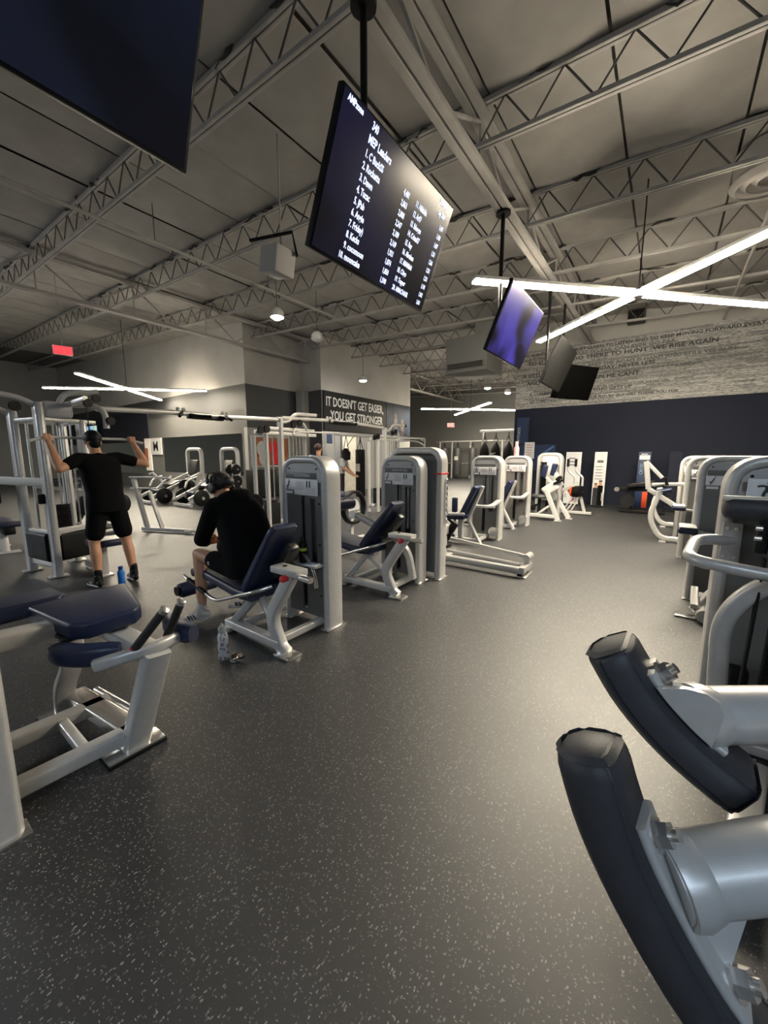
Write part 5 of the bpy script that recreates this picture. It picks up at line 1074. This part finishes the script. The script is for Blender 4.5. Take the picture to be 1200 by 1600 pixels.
# seated hooded person on the leg extension, facing -X
sit = thing('person', 'seated person in black hoodie and headphones bending over a phone on the leg extension machine', 'person', (-2.8, 1.9, .4))
Q = dict(hd=(-3.13, 1.87, 1.225), nk=(-2.99, 1.885, 1.13), ch=(-2.87, 1.90, 1.0), wa=(-2.80, 1.91, .75), pv=(-2.80, 1.91, .565),
         shL=(-2.95, 1.705, 1.085), elL=(-3.16, 1.69, .79), haL=(-3.36, 1.84, .71), shR=(-2.95, 2.085, 1.085), elR=(-3.20, 2.11, .80), haR=(-3.36, 1.96, .71),
         hpL=(-2.86, 1.81, .555), knL=(-3.37, 1.765, .615), anL=(-3.24, 1.69, .155), hpR=(-2.86, 2.01, .555), knR=(-3.37, 2.05, .605), anR=(-3.17, 2.10, .155))
Q = {k: V(v) for k, v in Q.items()}
b = NB(); hf = (-.80, -.12, -.62); f_, u_, s_ = head(b, Q['hd'], hf, (-.6, 0, .8))
cap(b, Q['nk'], Q['hd']+V(.03, 0, -.05), .058, .055); cap(b, Q['ch'], Q['pv'], .07)
for q in 'LR':
    cap(b, Q['sh'+q], Q['el'+q], .045, .038); cap(b, Q['el'+q], Q['ha'+q], .036, .026)
    hand(b, Q['ha'+q], (-.8, .35 if q == 'L' else -.35, -.1), (0, .8 if q == 'L' else -.8, .5), .55, 1.0, 1 if q == 'L' else -1)
    cap(b, Q['hp'+q], Q['kn'+q], .082, .057); c1 = Q['kn'+q].lerp(Q['an'+q], .3)+V(.02, 0, 0); cap(b, Q['kn'+q], c1, .053, .057); cap(b, c1, Q['an'+q], .056, .038)
    to = Q['an'+q] + (V(-.04, -.04, -.06) if q == 'L' else V(-.05, -.03, -.05)); cap(b, Q['an'+q], to, .036, .03)
remesh('body', b, .0085, skin, sit); face_bits(Q['hd'], f_, u_, s_, sit)
b = NB()
loft(b, [(-2.80, 1.91, .50, .165, .205, 0), (-2.80, 1.91, .62, .17, .21, 0), (-2.82, 1.91, .75, .17, .215, 0), (-2.85, 1.905, .88, .165, .22, .02), (-2.89, 1.90, 1.00, .15, .215, .03), (-2.935, 1.895, 1.09, .12, .185, .04), (-2.965, 1.89, 1.15, .08, .10, .03)])
for q in 'LR':
    cap(b, Q['ch']+V(-.03, 0, .08), Q['sh'+q], .085, .082); cap(b, Q['sh'+q], Q['el'+q], .082, .066); cap(b, Q['el'+q], Q['el'+q].lerp(Q['ha'+q], .85), .064, .046)
for k in range(9):
    a = R(-120+k*30); cap(b, Q['nk']+V(.035+.055*cos(a), .095*sin(a), -.015+.03*cos(a)), Q['nk']+V(.035+.055*cos(a+.5), .095*sin(a+.5), -.015+.03*cos(a+.5)), .040)
ball(b, Q['nk']+V(.085, 0, -.02), .105, (.75, 1.15, .95)); cap(b, V(-2.9, 1.8, .75), V(-3.02, 1.85, .72), .10)
remesh('hoodie', b, .011, blackcloth, sit, None, 5)
b = NB()
for k in range(14):
    a0, a1 = 2*pi*k/14, 2*pi*(k+1)/14; ringp = lambda a: Q['nk']+V(.030+.085*cos(a), .118*sin(a), .015+.035*cos(a)); cap(b, ringp(a0), ringp(a1), .036+.014*cos(a0))
ball(b, Q['nk']+V(.125, 0, -.015), .10, (.60, 1.15, .95)); ball(b, Q['nk']+V(.12, 0, -.09), .085, (.55, 1.0, 1.0))
remesh('hood', b, .010, blackcloth, sit, None, 4)
b = NB(); ball(b, Q['pv']+V(.02, 0, -.01), 1, (.15, .19, .105), None, 3)
for q in 'LR': cap(b, Q['hp'+q], Q['hp'+q].lerp(Q['kn'+q], .55), .100, .088)
remesh('shorts', b, .011, blackcloth, sit, None, 4)
b = NB(); slab(b, Q['hp' 'L'].lerp(Q['knL'], .48)+V(0, -.086, .0), (1, 0, 0), (0, 1, 0), (0, 0, 1), .022, .006, .03, .003); obj('shorts_mark', b, white, sit)
rot = Matrix((f_, s_, u_)).transposed(); b = NB(); c_ = Q['hd']; r_ = random.Random(11)
ball(b, c_+u_*.03-f_*.025, .108, (.98, .82, .9), rot, 3)
for k in range(110):
    th, ph = r_.uniform(0, 2*pi), r_.uniform(0, .62*pi); v = u_*cos(ph)+(f_*cos(th)*.95+s_*sin(th)*.82)*sin(ph)
    if v.dot(f_) > .70: continue
    p0 = c_+u_*.028-f_*.02+v*.100; tg = (v.cross(u_+f_*.3)*r_.uniform(-.5, .5)-u_*.8+V(r_.uniform(-.4, .4), r_.uniform(-.4, .4), .2)).normalized()
    sweep(b, [p0, p0+tg*.022+v*.010, p0+tg*.045+v*.006, p0+tg*.062-v*.004], circ(r_.uniform(.008, .013), 6), v, scale=[.6, 1, .8, .3])
ball(b, c_-f_*.115-u_*.02, .050, (1, 1.1, 1), rot, 2)
obj('hair', b, hairm, sit)
hp = NB(); sweep(hp, [c_+u_*(.02+.136*cos(R(a)))+s_*.112*sin(R(a))-f_*.01 for a in range(-82, 83, 12)], rrect(.016, .034, .006), f_); h_ = obj('headphones', hp, black, sit)
for q in (-1, 1):
    e = NB(); lathe(e, c_+s_*q*.075-f_*.008-u_*.012, [(.02, 0), (.040, .004), (.042, .026), (.034, .036), (.01, .038)], 18, s_*q); obj('ear_cup', e, blackm, h_)
ph = NB(); slab(ph, (-3.475, 1.90, .70), (.5, 0, .3), (0, 1, 0), (-.3, 0, .9), .15, .075, .010, .004); tag(obj('phone', ph, blackm), 'phone held in both hands by the seated hooded person', 'phone')
for q, hl, to in (('L', (-3.175, 1.705, .07), (-3.375, 1.55, .025)), ('R', (-3.10, 2.10, .07), (-3.33, 2.02, .025))):
    o, d, s, u = shoe(hl, to, shoem, sit); stripes(o, hl, d, s, u, .25, black)
    k = NB(); cap(k, Q['an'+q]+V(0, 0, -.03), Q['an'+q].lerp(Q['kn'+q], .18), .044, .043); remesh('sock', k, .008, sockw, sit, None, 2)

# people farther away
def far_person(base, facing, label, shirt, pants, hair, lean=.0, h=1.75, sitting=False, reach=(.35, 1.0)):
    x, y, z0 = base; f = V(facing).normalized(); s = V(-f.y, f.x, 0); k = h/1.75; O = V(x, y, z0)
    P_ = lambda fw, sd, z: O+f*fw*k+s*sd*k+V(0, 0, z*k)
    t = thing('person', label, 'person', base)
    dz = -.48 if sitting else 0
    hd, nk, ch, pv = P_(.02+lean*1.25, 0, 1.64+dz), P_(lean, 0, 1.50+dz), P_(lean*.7, 0, 1.28+dz), P_(0, 0, .95+dz)
    b = NB(); head(b, hd, f-V(0, 0, lean)); cap(b, nk, hd-V(0, 0, .06), .058); cap(b, ch, pv, .10)
    sh = NB(); lg = NB(); ft = NB()
    for q in (-1, 1):
        a0 = P_(lean*.9, q*.19, 1.43+dz); a1 = P_(lean*.9+.10, q*.23, 1.15+dz); a2 = P_(lean+reach[0], q*.08, reach[1]+dz)
        cap(b, a0, a1, .05, .04); cap(b, a1, a2, .04, .028); hand(b, a2, f, (0, 0, -1), .8, k, q)
        cap(sh, ch+V(0, 0, .1), a0, .08, .075); cap(sh, a0, a0.lerp(a1, .6), .074, .066)
        if sitting: h0, k0, n0 = P_(0, q*.1, .47), P_(.45, q*.13, .50), P_(.45, q*.13, .08)
        else: h0, k0, n0 = P_(0, q*.09, .93), P_(.02, q*.11, .5), P_(0, q*.12, .08)
        cap(lg, h0, k0, .095, .068); cap(lg, k0, n0, .066, .05)
        shoe(n0-f*.07-V(0, 0, n0.z-z0-.012), n0+f*.19-V(0, 0, n0.z-z0-.012), black, t)
    for e in (0, .33, .66, 1): ball(sh, ch.lerp(pv, e)+V(0, 0, .06), 1, (.13, .17-.02*e, .13), Matrix((f, s, V(0, 0, 1))).transposed(), 2)
    ball(lg, pv, 1, (.13, .165, .12), Matrix((f, s, V(0, 0, 1))).transposed(), 2)
    remesh('body', b, .012, skin, t); remesh('shirt', sh, .013, shirt, t); remesh('trousers', lg, .013, pants, t)
    hb = NB(); ball(hb, hd+V(0, 0, .042)-f*.036, .104, (.92, .86, .9), Matrix((f, s, V(0, 0, 1))).transposed(), 3); obj('hair', hb, hair, t)
    return t
far_person((-8.35, 9.15, 0), (1, .45, 0), 'standing person in a light grey T-shirt and dark trousers leaning over a handle', greycloth, darkcloth, hairm, .10, 1.66, reach=(.38, .92))
far_person((-6.9, 6.75, 0), (-.5, 1, 0), 'standing person with brown hair mostly hidden behind the leg extension tower', mat('blue_cloth', (.12, .13, .2), .9), darkcloth, brownhair, .02, 1.78)
far_person((-2.92, 7.86, 0), (-1, 0, 0), 'seated person in a red shirt behind the first hip machine tower', redcloth, blackcloth, hairm, .02, 1.62, True, (.4, 1.0))

# ------------------------------------------------------------------ small things on the floor
t = thing('water_bottle', 'white and blue patterned water bottle standing on the floor by the leg extension foot', 'bottle', (-2.55, 1.47, 0))
pm = bpy.data.materials.new('blue_pattern'); nt, b_ = nodes(pm); tc = nt.nodes.new('ShaderNodeTexCoord'); vo = nt.nodes.new('ShaderNodeTexVoronoi'); vo.inputs['Scale'].default_value = 26; vo.feature = 'DISTANCE_TO_EDGE'; rp = nt.nodes.new('ShaderNodeValToRGB'); rp.color_ramp.interpolation = 'CONSTANT'
rp.color_ramp.elements[0].color = (.72, .73, .76, 1); rp.color_ramp.elements[1].position = .16; rp.color_ramp.elements[1].color = (.22, .25, .36, 1); nt.links.new(tc.outputs['Object'], vo.inputs['Vector']); nt.links.new(vo.outputs['Distance'], rp.inputs['Fac']); nt.links.new(rp.outputs['Color'], b_.inputs['Base Color'])
obj('bottle_body', lathe(NB(), (-2.55, 1.47, 0), [(.034, 0), (.037, .008), (.037, .175), (.030, .20), (.024, .205)], 22), pm, t); obj('bottle_lid', lathe(NB(), (-2.55, 1.47, .205), [(.026, 0), (.028, .006), (.028, .035), (.022, .045)], 20), white, t)
hl = NB(); sweep(hl, [(-2.55+.022*cos(R(a)), 1.47, .245+.024*sin(R(a))) for a in range(0, 181, 20)], circ(.006, 8), (0, 1, 0)); obj('carry_loop', hl, white, t)
t = thing('key_bundle', 'small bundle of keys and trinkets on the floor beside the patterned bottle', 'keys', (-2.45, 1.50, 0))
for i, (dx, dy, m) in enumerate(((0, 0, black), (.035, .01, orange), (.055, -.02, steel), (-.025, .015, black), (.02, .03, mat('tan', (.5, .35, .25), .6)), (.07, .02, blackm))): obj('trinket', slab(NB(), (-2.47+dx, 1.505+dy, .020+.006*(i % 3)), (1, .3*i, .4), (-.3*i, 1, 0), (0, 0, 1), .04, .026, .016, .005), m, t)
rg = NB(); sweep(rg, [(-2.45+.022*cos(2*pi*k/16), 1.49+.022*sin(2*pi*k/16), .006) for k in range(16)], circ(.003, 6), closed=True); obj('key_ring', rg, steel, t)
t = thing('blue_bottle', 'bright blue bottle standing on the floor beside the standing person', 'bottle', (-5.07, 1.73, 0))
obj('bottle_body', lathe(NB(), (-5.03, 1.70, 0), [(.034, 0), (.038, .01), (.036, .08), (.038, .15), (.03, .18), (.02, .19)], 18), mat('blue_plastic', (.02, .16, .55), .25), t); obj('bottle_cap', lathe(NB(), (-5.03, 1.70, .19), [(.024, 0), (.025, .03), (.015, .04)], 14), mat('dark_blue', (.01, .05, .2), .4), t)
